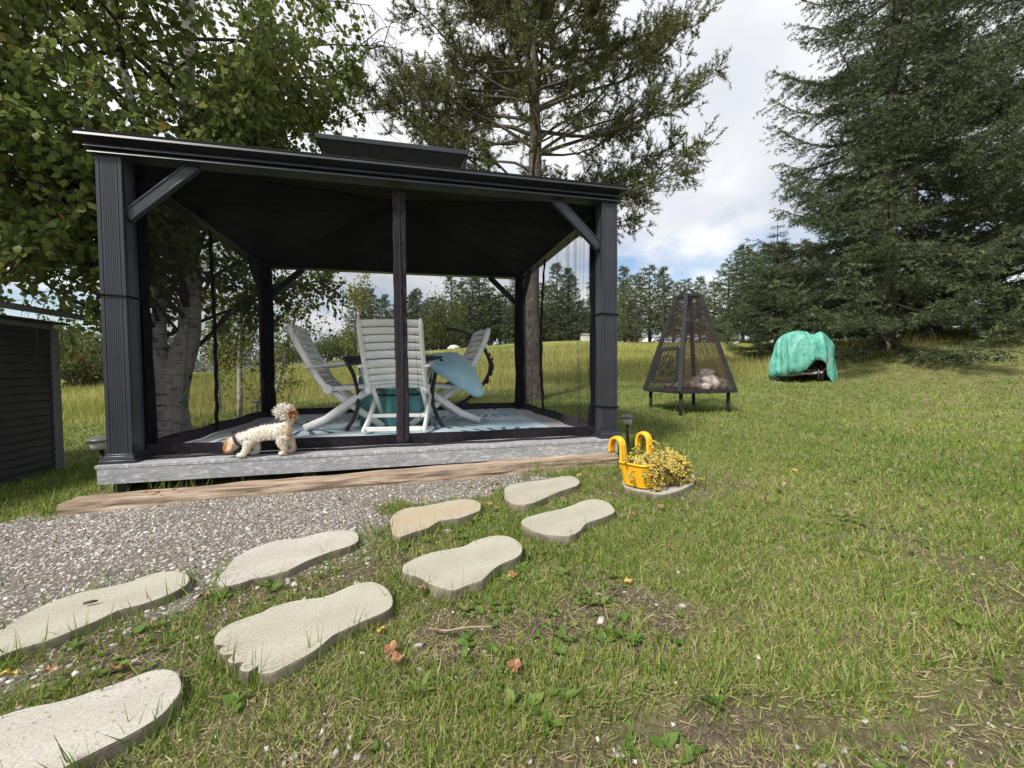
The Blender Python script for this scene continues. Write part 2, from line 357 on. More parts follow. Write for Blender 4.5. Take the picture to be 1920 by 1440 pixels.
def H(x, y, detail=True):
    x = np.atleast_1d(np.asarray(x, float)); y = np.atleast_1d(np.asarray(y, float)); out = np.zeros(len(x))
    for s in range(0, len(x), 60000):
        q = np.c_[x[s:s+60000], y[s:s+60000]]*_S; d2 = ((q[:, None]-CP[None, :, :2]*_S)**2).sum(2)
        out[s:s+60000] = _phi(d2)@_W[:-3] + _W[-3]+q@_W[-2:]
    r = np.hypot(x, y-10); k = np.clip((r-75)/60, 0, 1); out = out*(1-k)
    if detail:
        out = out - .05*ledge_mask(x, y)
        near = np.clip((x-4.2)/2, 0, 1)+np.clip((-y-.9)/1, 0, 1)*.25
        out = out + near*(.012*np.sin(3.1*x+1.7*y)+.010*np.sin(5.3*y-2.2*x)+.007*np.sin(9*x+7*y))
    return out
def h1(x, y): return float(H(x, y)[0])
def in_poly(x, y, poly):
    x = np.asarray(x); y = np.asarray(y); c = np.zeros(x.shape, bool); n = len(poly)
    for i in range(n):
        x1, y1 = poly[i]; x2, y2 = poly[i-1]
        t = ((y1 > y) != (y2 > y)); c ^= t & (x < (x2-x1)*(y-y1)/(y2-y1+1e-12)+x1)
    return c
def poly_dist(x, y, poly):
    p = np.array(poly); d = np.full(np.shape(x), 1e9)
    for i in range(len(p)):
        a, b = p[i-1], p[i]; ab = b-a; t = np.clip(((x-a[0])*ab[0]+(y-a[1])*ab[1])/(ab@ab+1e-12), 0, 1)
        d = np.minimum(d, np.hypot(x-a[0]-t*ab[0], y-a[1]-t*ab[1]))
    return d
GRAVEL = [(-.9,-.40),(-.239,-.43),(.0,-.25),(1.0,-.05),(3.3,.05),(2.9,-.40),(2.446,-.718),(1.836,-.765),(1.788,-1.164),(1.674,-1.321),(1.495,-1.478),(1.238,-1.576),(1.212,-1.736),(.87,-1.893),(.60,-2.0),(-.6,-1.6),(-1.4,-.8)]
def vnoise(x, y, s, seed=0):
    r = np.random.default_rng(100+seed); T = r.random((64, 64)); u, v = x*s, y*s
    i, j = np.floor(u).astype(int), np.floor(v).astype(int); fu, fv = u-i, v-j; fu = fu*fu*(3-2*fu); fv = fv*fv*(3-2*fv)
    g = lambda a, b: T[a % 64, b % 64]
    return (g(i, j)*(1-fu)+g(i+1, j)*fu)*(1-fv)+(g(i, j+1)*(1-fu)+g(i+1, j+1)*fu)*fv
def gravel_mask(x, y):
    ins = in_poly(x, y, GRAVEL); d = poly_dist(x, y, GRAVEL); sd = np.where(ins, d, -d)
    return np.clip((sd+(vnoise(x, y, 6, 1)-.5)*.35)/.16+.5, 0, 1)
def lawn_edge(x): return np.interp(x, [-40,-8,-3,0,4,6,8.3,11.6,13.3,15,17,20,40], [7,6.5,6.2,7.2,8.0,7.6,7.0,6.4,5.9,5.5,5.2,4.4,2])
def soil_mask(x, y):
    a = vnoise(x, y, 1.3, 2)*.55+vnoise(x, y, 3.4, 3)*.45; b = np.clip((a-.56)/.14, 0, 1)
    near = np.clip((3.6-np.hypot(x-1.9, y+2.3))/2.2, 0, 1)
    return np.clip(b*near*1.1 + ledge_mask(x, y)*.75*np.clip((vnoise(x, y, 4, 4)+.2), 0, 1) + .45*np.clip((2.2-x)/1.2, 0, 1)*(y < -.6), 0, 1)
def axis(lo, hi, flo, fhi, step, grow=1.09):
    a = list(np.arange(flo, fhi+1e-6, step)); s = step
    while a[-1] < hi: s *= grow; a.append(a[-1]+s)
    s = step
    while a[0] > lo: s *= grow; a.insert(0, a[0]-s)
    return np.array(a)
gx = axis(-900, 900, -2.2, 7, .05); gy = axis(-300, 1100, -3.2, 1.0, .05)
GX, GY = np.meshgrid(gx, gy); xs, ys = GX.ravel(), GY.ravel(); nxg, nyg = len(gx), len(gy)
I = np.arange(nxg*nyg).reshape(nyg, nxg)
Fg = np.stack([I[:-1, :-1], I[:-1, 1:], I[1:, 1:], I[1:, :-1]], -1).reshape(-1, 4)
def ground_mat():
    m, nt, b = new_mat('ground_soil_turf'); b.inputs['Roughness'].default_value = .95; b.inputs['Specular IOR Level'].default_value = .15
    v = coords(nt, 'Object')
    fine = noise(nt, v, 60, 5, .7); mid = noise(nt, v, 5, 5, .6)
    turf = ramp(nt, math_node(nt, 'ADD', math_node(nt, 'MULTIPLY', fine, .6), math_node(nt, 'MULTIPLY', mid, .4)), [(.34, (.075, .068, .032)), (.5, (.165, .165, .065)), (.66, (.28, .26, .13))])
    vf = noise(nt, v, 210, 5, .75)
    soil = ramp(nt, math_node(nt, 'ADD', math_node(nt, 'MULTIPLY', fine, .45), math_node(nt, 'MULTIPLY', vf, .55)), [(.36, (.035, .026, .018)), (.5, (.125, .098, .07)), (.66, (.27, .225, .17))])
    vo = N(nt, 'ShaderNodeTexVoronoi'); vo.inputs['Scale'].default_value = 75; nt.links.new(v, vo.inputs[0])
    grav = ramp(nt, vo.outputs['Color'], [(.1, (.16, .142, .125)), (.5, (.28, .25, .225)), (.9, (.42, .385, .35))])
    grav = mix_rgb(nt, ramp(nt, vo.outputs['Distance'], [(.25, (0, 0, 0)), (.7, (.7, .7, .7))]), grav, (.12, .10, .085))
    fld = ramp(nt, noise(nt, v, .35, 6, .65), [(.3, (.17, .22, .05)), (.5, (.25, .28, .075)), (.7, (.36, .34, .12))])
    fld = mix_rgb(nt, .5, fld, ramp(nt, noise(nt, coords(nt, 'Object', (1, .4, 1)), 2.2, 6, .7), [(.3, (.55, .55, .5)), (.7, (1.2, 1.2, 1.1))]), 'MULTIPLY')
    at = lambda n: N(nt, 'ShaderNodeAttribute', attribute_name=n).outputs['Fac']
    c = mix_rgb(nt, at('soil'), turf, soil); c = mix_rgb(nt, at('gravel'), c, grav); c = mix_rgb(nt, at('field'), c, fld)
    nt.links.new(c, b.inputs['Base Color']); bump(nt, b, math_node(nt, 'ADD', fine, vf), .9, .008); return m
fieldm = np.clip((ys-lawn_edge(xs))/1.2, 0, 1)
ground = np_mesh('ground', np.c_[xs, ys, H(xs, ys)], Fg, ground_mat(), None, dict(gravel=gravel_mask(xs, ys), soil=soil_mask(xs, ys), field=fieldm), smooth=True)
tag(ground, kind='structure')

# ------------------------------------------------------------------ deck
DZ = .2
deck = empty('deck', (1.8, 1.5, 0), label='low grey deck with scraped white paint under the gazebo', cat='deck')
def P_(o): return lambda name, mb, mat, **k: mb_child(o, name, mb, mat, **k)
def mb_child(o, name, mb, mat, **k):
    """build a part given in world coordinates under an Empty that is not rotated"""
    c = mb.build(name, mat, o, **k); c.matrix_parent_inverse = Matrix.Translation(-Vector(o.location)); return c
pd = P_(deck)
pd('fascia', MB().box((1.805, -.046, .1355), (3.655, .028, .121)), M['deck'], bevel=.003)
pd('fascia', MB().box((-.012, 1.54, .1355), (.024, 3.12, .12)), M['deck'], bevel=.003)
pd('fascia', MB().box((3.620, 1.54, .1355), (.024, 3.12, .12)), M['deck'], bevel=.003)
pd('fascia', MB().box((1.805, 3.118, .1355), (3.655, .028, .12)), M['deck'], bevel=.003)
for i in range(22):
    y0 = -.064+.1456*i
    pd('plank', MB().box((1.805, y0+.0715, DZ-.012), (3.675, .1405, .024)), M['deck_top'], bevel=.003)
for x in (.04, 1.2, 2.4, 3.56): pd('joist', MB().box((x, 1.54, .055), (.07, 3.0, .125)), M['black_metal'])

rug = MB().grid(lambda u, v: (.30+u*3.02, .28+v*2.65, DZ+.007+.006*mnoise.noise(Vector((u*9, v*7, 0)))+.004*sin(u*40+v*9)*abs(mnoise.noise(Vector((u*3, v*3, 4))))), 70, 60).build('outdoor_rug', M['rug'], None, smooth=True, solid=.004)
tag(rug, 'blue and white leaf patterned outdoor rug on the deck', 'rug')

# ------------------------------------------------------------------ gazebo
GZ = empty('gazebo', (1.83, 1.52, DZ), label='charcoal metal gazebo with two tier roof and black mesh walls', cat='gazebo')
pg = P_(GZ)
PT = DZ+1.992; PW = .14; GW, GD = 3.66, 3.04
def post_outline(cx, cy):
    h = PW/2; o = []
    prof = [(-h, -h), (-.045, -h), (-.043, -h+.006), (-.040, -h+.006)]
    side = [(-h, 0), (-.050, 0), (-.049, .004), (-.046, .004), (-.045, .0005)]
    for k in range(7):
        a = -.034+k*.0103; side += [(a, .0005), (a+.002, .0024), (a+.004, .0005)]
    side += [(.045, .0005), (.046, .004), (.049, .004), (.050, 0)]
    pts = []
    for q in range(4):
        c, s = cos(q*pi/2), sin(q*pi/2)
        for a, d in side:
            x, y = a, -h+d; pts.append((cx+x*c-y*s, cy+x*s+y*c))
    return pts
corners = [(PW/2, PW/2), (GW-PW/2, PW/2), (PW/2, GD-PW/2), (GW-PW/2, GD-PW/2)]
for cx, cy in corners:
    p = pg('post', MB().prism(post_outline(cx, cy), DZ+.02, PT+.01), M['metal'])
    b = MB(); b.box((cx, cy, DZ+.0125), (.205, .205, .022)).box((cx, cy, DZ+.037), (.18, .18, .026), taper=.93).box((cx, cy, DZ+.055), (.156, .156, .012))
    q = b.build('base_trim', M['metal'], p, bevel=.004)
# cornice: one moulded beam per side, mitred at the corners
CPROF = [(.0, 0), (.028, .001), (.022, .020), (-.012, .021), (-.012, .031), (.040, .032), (.033, .051), (.000, .053), (.004, .060), (.050, .084), (.070, .086), (.066, .104), (-.08, .112), (-.10, .0)]
def beam(a, b, out):
    a, b, out = Vector(a), Vector(b), Vector(out); t = (b-a).normalized(); mb = MB(); n = len(CPROF); vs = []
    for e, s in ((a, -1), (b, 1)):
        for d, z in CPROF: vs.append(e+out*d+t*(s*d)+Vector((0, 0, z)))
    fs = [(i, (i+1) % n, n+(i+1) % n, n+i) for i in range(n)]+[tuple(range(n)), tuple(range(n, 2*n))]
    return mb.add(vs, fs)
zc = PT
pg('beam', beam((0, 0, zc), (GW, 0, zc), (0, -1, 0)), M['metal'], bevel=.0015)
pg('beam', beam((GW, GD, zc), (0, GD, zc), (0, 1, 0)), M['metal'])
pg('beam', beam((0, GD, zc), (0, 0, zc), (-1, 0, 0)), M['metal'])
pg('beam', beam((GW, 0, zc), (GW, GD, zc), (1, 0, 0)), M['metal'])
def brace(x0, y0, dx, dy):
    A = Vector((x0, y0, PT-.37)); B = Vector((x0+dx*.40, y0+dy*.40, PT+.004)); side = Vector((dy, dx, 0))
    m = MB(); m.bar(A, B, .035, .070, side.cross((B-A).normalized()))
    nrm = side.cross((B-A).normalized()).normalized()
    for s in (-1, 1): m.bar(A+nrm*(s*.032), B+nrm*(s*.032), .046, .012, nrm)
    pg('brace', m, M['metal'], bevel=.003)
for (cx, cy) in corners:
    sx = 1 if cx < 1 else -1; sy = 1 if cy < 1 else -1
    brace(cx+sx*PW/2, cy-sy*.02, sx, 0); brace(cx-sx*.02, cy+sy*PW/2, 0, sy)
# roof panels
ze = PT+.113; x0, x1, y0, y1 = -.07, GW+.07, -.07, GD+.07; ox0, ox1, oy0, oy1, zo = 1.22, 2.44, .98, 2.06, 2.76
for q in ([(x0, y0, ze), (x1, y0, ze), (ox1, oy0, zo), (ox0, oy0, zo)], [(x1, y0, ze), (x1, y1, ze), (ox1, oy1, zo), (ox1, oy0, zo)], [(x1, y1, ze), (x0, y1, ze), (ox0, oy1, zo), (ox1, oy1, zo)], [(x0, y1, ze), (x0, y0, ze), (ox0, oy0, zo), (ox0, oy1, zo)]):
    pg('roof_panel', MB().add(q, [(0, 1, 2, 3)]), M['metal'], solid=.012)
vb = MB()
for a, b in (((ox0, oy0), (ox1, oy0)), ((ox1, oy0), (ox1, oy1)), ((ox1, oy1), (ox0, oy1)), ((ox0, oy1), (ox0, oy0))):
    vb.add([(a[0], a[1], zo-.02), (b[0], b[1], zo-.02), (b[0], b[1], 2.93), (a[0], a[1], 2.93)], [(0, 1, 2, 3)])
pg('vent_wall', vb, M['black_metal'], solid=.01)
vx0, vx1, vy0, vy1, vz = 1.14, 2.52, .90, 2.14, 2.915
m = MB(); m.add([(vx0, vy0, vz+.035), (vx1, vy0, vz+.035), (vx1, vy1, vz+.035), (vx0, vy1, vz+.035), (1.7, 1.52, 3.16), (1.96, 1.52, 3.16)], [(0, 1, 5, 4), (1, 2, 5), (2, 3, 4, 5), (3, 0, 4)])
vr = pg('vent_roof', m, M['metal'], solid=.01)
m = MB()
for a, b in (((vx0, vy0), (vx1, vy0)), ((vx1, vy0), (vx1, vy1)), ((vx1, vy1), (vx0, vy1)), ((vx0, vy1), (vx0, vy0))):
    A, B = Vector((*a, vz+.015)), Vector((*b, vz+.015)); m.bar(A, B, .016, .044)
q = m.build('vent_fascia', M['metal'], vr, bevel=.003)
vq = [((vx0, vy0), (ox0, oy0)), ((vx1, vy0), (ox1, oy0)), ((vx1, vy1), (ox1, oy1)), ((vx0, vy1), (ox0, oy1))]; m = MB()
for i in range(4):
    (a, c), (b, d) = vq[i], vq[(i+1) % 4]; m.add([(*a, vz+.002), (*b, vz+.002), (*d, 2.79), (*c, 2.79)], [(0, 1, 2, 3)])
bmv = m.build('vent_soffit', M['black_metal'], vr); _b = bmesh.new(); _b.from_mesh(bmv.data); bmesh.ops.remove_doubles(_b, verts=_b.verts, dist=1e-4); _b.to_mesh(bmv.data); _b.free()
# fabric ceiling liner: four sagging panels
CEN = Vector((1.83, 1.52, 2.66))
def liner(a, b, c):
    a, b, c = Vector(a), Vector(b), Vector(c); nrm = (b-a).cross(c-a).normalized()
    if nrm.z > 0: nrm = -nrm
    def fn(u, v):
        p = (a+(b-a)*u)*(1-v)+c*v
        edge = sin(pi*u)**.5 if 0 < u < 1 else 0
        k = (1-v)
        d = .012*sin(u*46+3*sin(u*9))*k**2+.03*mnoise.noise(Vector((u*7, v*3, a.x+a.y)))*k+.02*sin(v*18)*.5*k
        return p+nrm*(d*edge+.03*sin(pi*v)*edge)
    return MB().grid(fn, 60, 22)
e = .035; zl = PT+.02
for a, b in (((e, e, zl), (GW-e, e, zl)), ((GW-e, e, zl), (GW-e, GD-e, zl)), ((GW-e, GD-e, zl), (e, GD-e, zl)), ((e, GD-e, zl), (e, e, zl))):
    pg('ceiling_liner', liner(a, b, CEN), M['liner'], smooth=True)
# mesh walls
def net(a, b, mat, folds, seed):
    a, b = Vector(a), Vector(b); t = (b-a); L = t.length; t = t/L; n = Vector((-t.y, t.x, 0)); z0, z1 = DZ+.07, PT-.02
    rn = random.Random(seed)
    def off(u, v): return n*(.018*sin(u*21+seed)*(.3+.7*v)+.012*mnoise.noise(Vector((u*6, v*2, seed))))
    mb = MB().grid(lambda u, v: a+t*(L*u)+off(u, v)+Vector((0, 0, z0+(z1-z0)*v)), 60, 12)
    for k in range(folds):           # gathered pleats: the mesh doubles over on itself
        u0 = rn.choice([rn.uniform(.02, .3), rn.uniform(.02, .98)]); lean = rn.uniform(-.10, .10); va, vb2 = (0, rn.uniform(.4, .75)) if rn.random() < .5 else (rn.uniform(.3, .6), 1)
        wd = rn.uniform(.006, .02); rev = rn.random() < .5
        def fn(u, v, u0=u0, lean=lean, va=va, vb2=vb2, wd=wd, rev=rev):
            w_ = wd*(1-v if va == 0 else v)+.0015; vv = va+(vb2-va)*v
            return a+t*(L*u0+lean*(v-.5)+(u-.5)*2*w_)+off(u0, vv)+n*(.006+.004*u)+Vector((0, 0, z0+(z1-z0)*vv))
        mb.grid(fn, 3, 10); mb.grid(lambda u, v, fn=fn: fn(u, v)+n*.006, 3, 10)
    return mb
xm = 1.872
pg('net_panel', net((.16, .11, 0), (xm, .11, 0), 0, 2, 3), M['net'], smooth=True)
pg('net_panel', net((xm, .11, 0), (3.50, .11, 0), 0, 2, 4), M['net'], smooth=True)
pg('net_panel', net((.08, 2.9, 0), (.08, .16, 0), 0, 14, 5), M['net_side'], smooth=True)
pg('net_panel', net((3.58, .16, 0), (3.58, 2.9, 0), 0, 22, 6), M['net'], smooth=True)
pg('net_panel', net((3.5, 2.94, 0), (.16, 2.94, 0), 0, 3, 7), M['net'], smooth=True)
def band(a, b, seed, h=.085):
    a, b = Vector(a), Vector(b); t = b-a; n = Vector((-t.y, t.x, 0)).normalized()
    return MB().grid(lambda u, v: a+t*u+n*(.012*sin(u*17+seed)+.03*(1-v)*(1+.3*sin(u*29)))+Vector((0, 0, DZ+.012+h*(v+.04*sin(u*23+seed)*v))), 60, 4)
pg('net_hem', band((.16, .105, 0), (3.50, .105, 0), 1).grid(lambda u, v: (.16+3.34*u, .075-.0*v+.055*v-.015*sin(u*37), DZ+.006+.004*v), 40, 2), M['band'], smooth=True)
pg('net_hem', band((.075, 2.9, 0), (.075, .16, 0), 2), M['band'], smooth=True)
pg('net_hem', band((3.585, .16, 0), (3.585, 2.9, 0), 3), M['band'], smooth=True)
pg('net_hem', band((3.5, 2.945, 0), (.16, 2.945, 0), 4), M['band'], smooth=True)
def strip(x, y, wd, axis, mat, z1=PT-.02, z0=DZ+.02, bow=.01):
    def fn(u, v):
        wob = .003*sin(v*9)+.0015*sin(v*43+1); o = (u-.5)*wd*(1+.02*sin(v*31))+wob
        d = bow*sin(pi*v*1.2)+.008*sin(u*7+v*60)*abs(u-.5)
        return (x+o, y+d, z0+(z1-z0)*v) if axis == 'x' else (x+d, y+o, z0+(z1-z0)*v)
    return MB().grid(fn, 7, 60)
zs = pg('zipper_strip', strip(xm, .095, .098, 'x', None), M['band'], smooth=True, solid=.004)
q = MB().box((xm, .086, DZ+1.0), (.006, .006, 1.95)).build('zipper', M['black_metal'], zs)
pg('zipper_strip', strip(.085, 1.38, .075, 'y', None), M['black_fabric'], smooth=True, solid=.004)
pg('zipper_strip', strip(3.575, 1.78, .075, 'y', None, bow=-.04), M['black_fabric'], smooth=True, solid=.004)
def curtain(cx, cy, r, pinch, seed):
    def fn(u, v):
        a = 2*pi*u; z = DZ+.03+(PT-DZ-.05)*v; k = 1
        for pz in pinch: k *= 1-.32*math.exp(-((z-pz)/.10)**2)
        rr = r*k*(1+.28*sin(a*7+v*3+seed)+.12*sin(a*3+v*9))*(1.25-.35*v)
        return (cx+rr*cos(a), cy+rr*sin(a), z)
    return MB().grid(fn, 48, 40, True)
pg('gathered_curtain', curtain(.125, .20, .036, (1.30,), 1), M['black_fabric'], smooth=True)
pg('gathered_curtain', curtain(GW-.12, .20, .034, (1.30, .55), 2), M['black_fabric'], smooth=True)
pg('gathered_curtain', curtain(.12, GD-.19, .055, (.62,), 3), M['black_fabric'], smooth=True)
pg('gathered_curtain', curtain(GW-.12, GD-.19, .052, (.75,), 4), M['black_fabric'], smooth=True)
for x, y, zq in ((.07, .07, 1.30), (GW-.07, .07, 1.26), (GW-.07, .07, .47)):
    pg('strap', MB().tube([(x-.078, y-.078, zq), (x+.078, y-.078, zq-.008), (x+.085, y+.14, zq), (x-.078, y+.10, zq+.004), (x-.078, y-.078, zq)], .006, 6), M['black_fabric'])

# ------------------------------------------------------------------ timber on the ground
tb = MB()
def timber_pt(u, a):
    A = Vector((.02, -.36, .022)); B = Vector((3.57, -.085, .045)); p = A+(B-A)*u
    w_, h_ = .17, .085; s = .012*mnoise.noise(Vector((u*14, cos(a)*1.5, sin(a)*1.5)))
    sq = max(abs(cos(a)), abs(sin(a))); r = 1/sq
    return p+Vector((-.077, .997, 0))*(cos(a)*r*w_/2+s)+Vector((0, 0, sin(a)*r*h_/2+s*.7-.012*(u > 2)))
tb.grid(lambda u, v: timber_pt(v, 2*pi*u+pi/4), 16, 90, True)
tb.f.append(tuple(range(16))); tb.f.append(tuple(89*16+k for k in range(16)))
t = tb.build('timber', M['timber'], None, smooth=False)
tag(t, 'long weathered timber lying on the gravel in front of the deck', 'timber')

# ------------------------------------------------------------------ chairs, table, covers
def make_chair():
    c = empty('folding_chair'); wd = .27; r = M['white_resin']
    back = [(-.52, 1.04), (-.47, .90), (-.40, .76), (-.315, .60), (-.235, .47), (-.17, .40)]
    def bpt(t):
        t = t*(len(back)-1); i = min(int(t), len(back)-2); f = t-i; return Vector((0, back[i][0]*(1-f)+back[i+1][0]*f, back[i][1]*(1-f)+back[i+1][1]*f))
    for s in (-1, 1):
        X = Vector((s*wd, 0, 0))
        m = MB().tube([bpt(k/14)+X for k in range(15)], [.014]+[.022]*14, 8, flat=1.5); m.build('back_rail', r, c, smooth=True)
        MB().tube([Vector((s*(wd-.035), -.19, .42)), Vector((s*(wd-.035), .02, .25)), Vector((s*(wd-.035), .34, .012))], .021, 8, flat=1.6).build('leg', r, c, smooth=True)
        MB().tube([Vector((s*(wd+.002), .26, .41)), Vector((s*(wd+.002), .06, .30)), Vector((s*(wd+.002), -.20, .11)), Vector((s*(wd+.002), -.40, .025))], .022, 8, flat=1.7).build('leg', r, c, smooth=True)
        MB().tube([Vector((s*(wd+.035), -.37, .62)), Vector((s*(wd+.035), -.1, .655)), Vector((s*(wd+.035), .16, .68)), Vector((s*(wd+.03), .20, .675))], [.026, .03, .034, .02], 8, flat=.5).build('armrest', r, c, smooth=True, )
        MB().tube([Vector((s*(wd+.03), .13, .66)), Vector((s*(wd+.015), .19, .42))], .014, 6).build('arm_support', r, c, smooth=True)
        MB().tube([Vector((s*wd, -.19, .405)), Vector((s*wd, .28, .435))], .020, 6, flat=1.4).build('seat_rail', r, c, smooth=True)
        h = MB(); h.tube([Vector((s*(wd-.02), -.175, .405)), Vector((s*(wd+.032), -.175, .405))], .047, 16); h.build('pivot_disc', r, c, bevel=.006)
    for k in range(10):
        t0 = .015+k*.098; a, b = bpt(t0), bpt(t0+.082); n = (b-a).cross(Vector((1, 0, 0))).normalized()
        m = MB().grid(lambda u, v: a+(b-a)*v+Vector(((u-.5)*2*(wd-.006), 0, 0))+n*(-.028*(1-(2*u-1)**2)), 13, 3)
        m.build('back_slat', r, c, smooth=True, solid=.012)
    for k in range(6):
        y = -.13+k*.07
        MB().grid(lambda u, v: Vector(((u-.5)*2*(wd-.006), y+.058*v, .425+.004*k-.012*(1-(2*u-1)**2))), 9, 2).build('seat_slat', r, c, smooth=True, solid=.012)
    MB().bar((-wd, -.385, .045), (wd, -.385, .045), .018, .042).build('crossbar', r, c, bevel=.004)
    MB().bar((-wd, -.16, .145), (wd, -.16, .145), .016, .035).build('crossbar', r, c, bevel=.004)
    MB().bar((-wd+.03, .30, .05), (wd-.03, .30, .05), .016, .035).build('crossbar', r, c, bevel=.004)
    return c
ch = make_chair(); ch.location = (1.33, 1.43, DZ+.012); ch.rotation_euler.z = radians(-92)
tag(ch, 'white slatted folding chair seen side on, beside the dog', 'chair', 'white folding chairs around the table')
c2 = copy_tree(ch); c2.location = (1.845, 1.10, DZ+.012); c2.rotation_euler.z = radians(-9)
tag(c2, 'white slatted folding chair with its back turned, behind the zipper strip', 'chair')
c3 = copy_tree(ch); c3.location = (2.24, 1.50, DZ+.012); c3.rotation_euler.z = radians(97)
tag(c3, 'white slatted folding chair partly hidden by the blue table cover', 'chair')
tbl = empty('patio_table', (1.79, 1.52, DZ+.012), label='black metal patio table with curved legs between the white chairs', cat='table')
m = MB(); rr = []
for k in range(32):
    a = 2*pi*k/32; q = (abs(cos(a))**4+abs(sin(a))**4)**-.25; rr.append((.53*q*cos(a), .53*q*sin(a)))
m.prism(rr, .700, .728); m.build('table_top', M['black_metal'], tbl, bevel=.006)
m = MB().prism([(x*.97, y*.97) for x, y in rr], .655, .6995); m.build('apron', M['black_metal'], tbl)
for sx in (-1, 1):
    for sy in (-1, 1):
        MB().tube([Vector((sx*.46, sy*.46, .69)), Vector((sx*.40, sy*.40, .55)), Vector((sx*.365, sy*.365, .38)), Vector((sx*.37, sy*.37, .22)), Vector((sx*.41, sy*.42, .10)), Vector((sx*.46, sy*.50, .012))], .019, 8).build('leg', M['black_metal'], tbl, smooth=True)
MB().tube([Vector((.34*cos(a*pi/12), .34*sin(a*pi/12), .33)) for a in range(25)], .012, 6).build('ring', M['black_metal'], tbl, smooth=True)
def drape(c, rx, ry, ztop, hem, folds=9, amp=.05, seed=0, p=.8, nu=96, nv=26, rz=0):
    c = Vector(c)
    def fn(u, v):
        a = 2*pi*u; k = sin(v*pi/2)**.75
        fold = 1+amp*v*v*sin(folds*a+seed)+.6*amp*v*sin((folds*1.7//1)*a+2.1*seed)+.10*mnoise.noise(Vector((cos(a)*1.6, sin(a)*1.6, v*1.5+seed)))*v
        x, y = rx*k*cos(a)*fold, ry*k*sin(a)*fold
        hz = hem(a); z = hz+(ztop(x, y)-hz)*(max(0, 1-v**2.6))**p
        z += .015*mnoise.noise(Vector((x*7, y*7, seed)))
        return c+Vector((x*cos(rz)-y*sin(rz), x*sin(rz)+y*cos(rz), z))
    return MB().grid(fn, nu, nv, True)
def cover_fn(u, v):
    U = [0, .18, .38, .55, .72, .88, 1]; x = 2.02+.68*sin(u*pi/2*.98)**.9; zt = float(np.interp(u, U, [.945, .975, .97, .91, .80, .69, .595])); zb = float(np.interp(u, U, [.86, .73, .61, .53, .49, .505, .565]))
    yb = 1.05+.16*u*u; th = (zt-zb)
    if v < .5: t_ = v/.5; z = zb+th*(1-cos(t_*pi/2))**.9; y = yb-.11*sin(pi*t_)*min(1, th*3)+.16*t_**3
    else: t_ = (v-.5)/.5; z = zt-(th-.02)*t_**2.2; y = yb+.16+.40*t_**.8*min(1, th*4)
    r_ = .05*abs(mnoise.noise(Vector((u*3.1+v, v*3-u, 2))))+.02*abs(mnoise.noise(Vector((u*9+v*3, v*8-u*5, 7))))
    return Vector((x+.012*sin(v*8), y-r_+.02, z-.6*r_+.02+.010*mnoise.noise(Vector((u*7, v*7, 0)))))
bc = MB().grid(cover_fn, 50, 40).build('table_cover', M['blue_cloth'], None, smooth=True, solid=.004)
tag(bc, 'pale blue fabric cover bundled over the right side of the patio table', 'table cover')
def teal(u, v):
    x = 1.42+.68*u; y = 1.28+.035*sin(u*26)+.03*sin(u*11+v*5)+.10*(1-v)**2*sin(u*8); return Vector((x, y, DZ+.02+(.50+.07*sin(u*9))*v))
tq = MB().grid(teal, 60, 16).build('teal_tarp', M['teal_cloth'], None, smooth=True, solid=.004)
tag(tq, 'teal plastic sheet bunched on the rug under the table', 'plastic sheet')
hs = empty('swing_chair_stand', (3.1, 4.3, h1(3.1, 4.3)), label='black curved stand of a hanging chair behind the gazebo', cat='chair stand')
ph = P_(hs)
arc = [(2.574, 4.3, 1.545), (2.68, 4.3, 1.545), (2.793, 4.3, 1.52), (2.91, 4.3, 1.485), (3.023, 4.3, 1.436), (3.12, 4.3, 1.37), (3.198, 4.3, 1.283), (3.26, 4.3, 1.19), (3.31, 4.3, 1.079), (3.35, 4.3, .99), (3.365, 4.3, .903), (3.36, 4.3, .82), (3.34, 4.3, .74), (3.27, 4.3, .60), (3.17, 4.3, .47), (3.02, 4.3, .34), (2.85, 4.3, .22), (2.65, 4.3, .12)]
ph('arm', MB().tube(arc, [.034]+[.028]*5+[.031, .035]*6, 10), M['black_metal'], smooth=True)
for k in (8, 9, 10, 11, 12, 13):
    p = Vector(arc[k]); ph('binding', MB().tube([p+Vector((.02, 0, -.05)), p+Vector((.045, -.01, .0)), p+Vector((.035+.03*(k % 2), 0, .05))], [.022, .026, .006], 7), M['black_metal'], smooth=True)
gz0 = h1(3.1, 4.3)
for dx, dy in ((.30, -.15), (.22, .35), (-.75, -.30), (-.75, .35)): ph('base_leg', MB().tube([(2.85, 4.3, .24), (2.92+dx*.6, 4.3+dy*.6, .12), (2.92+dx*1.1, 4.3+dy*1.1, gz0+.02)], .022, 7), M['black_metal'], smooth=True)

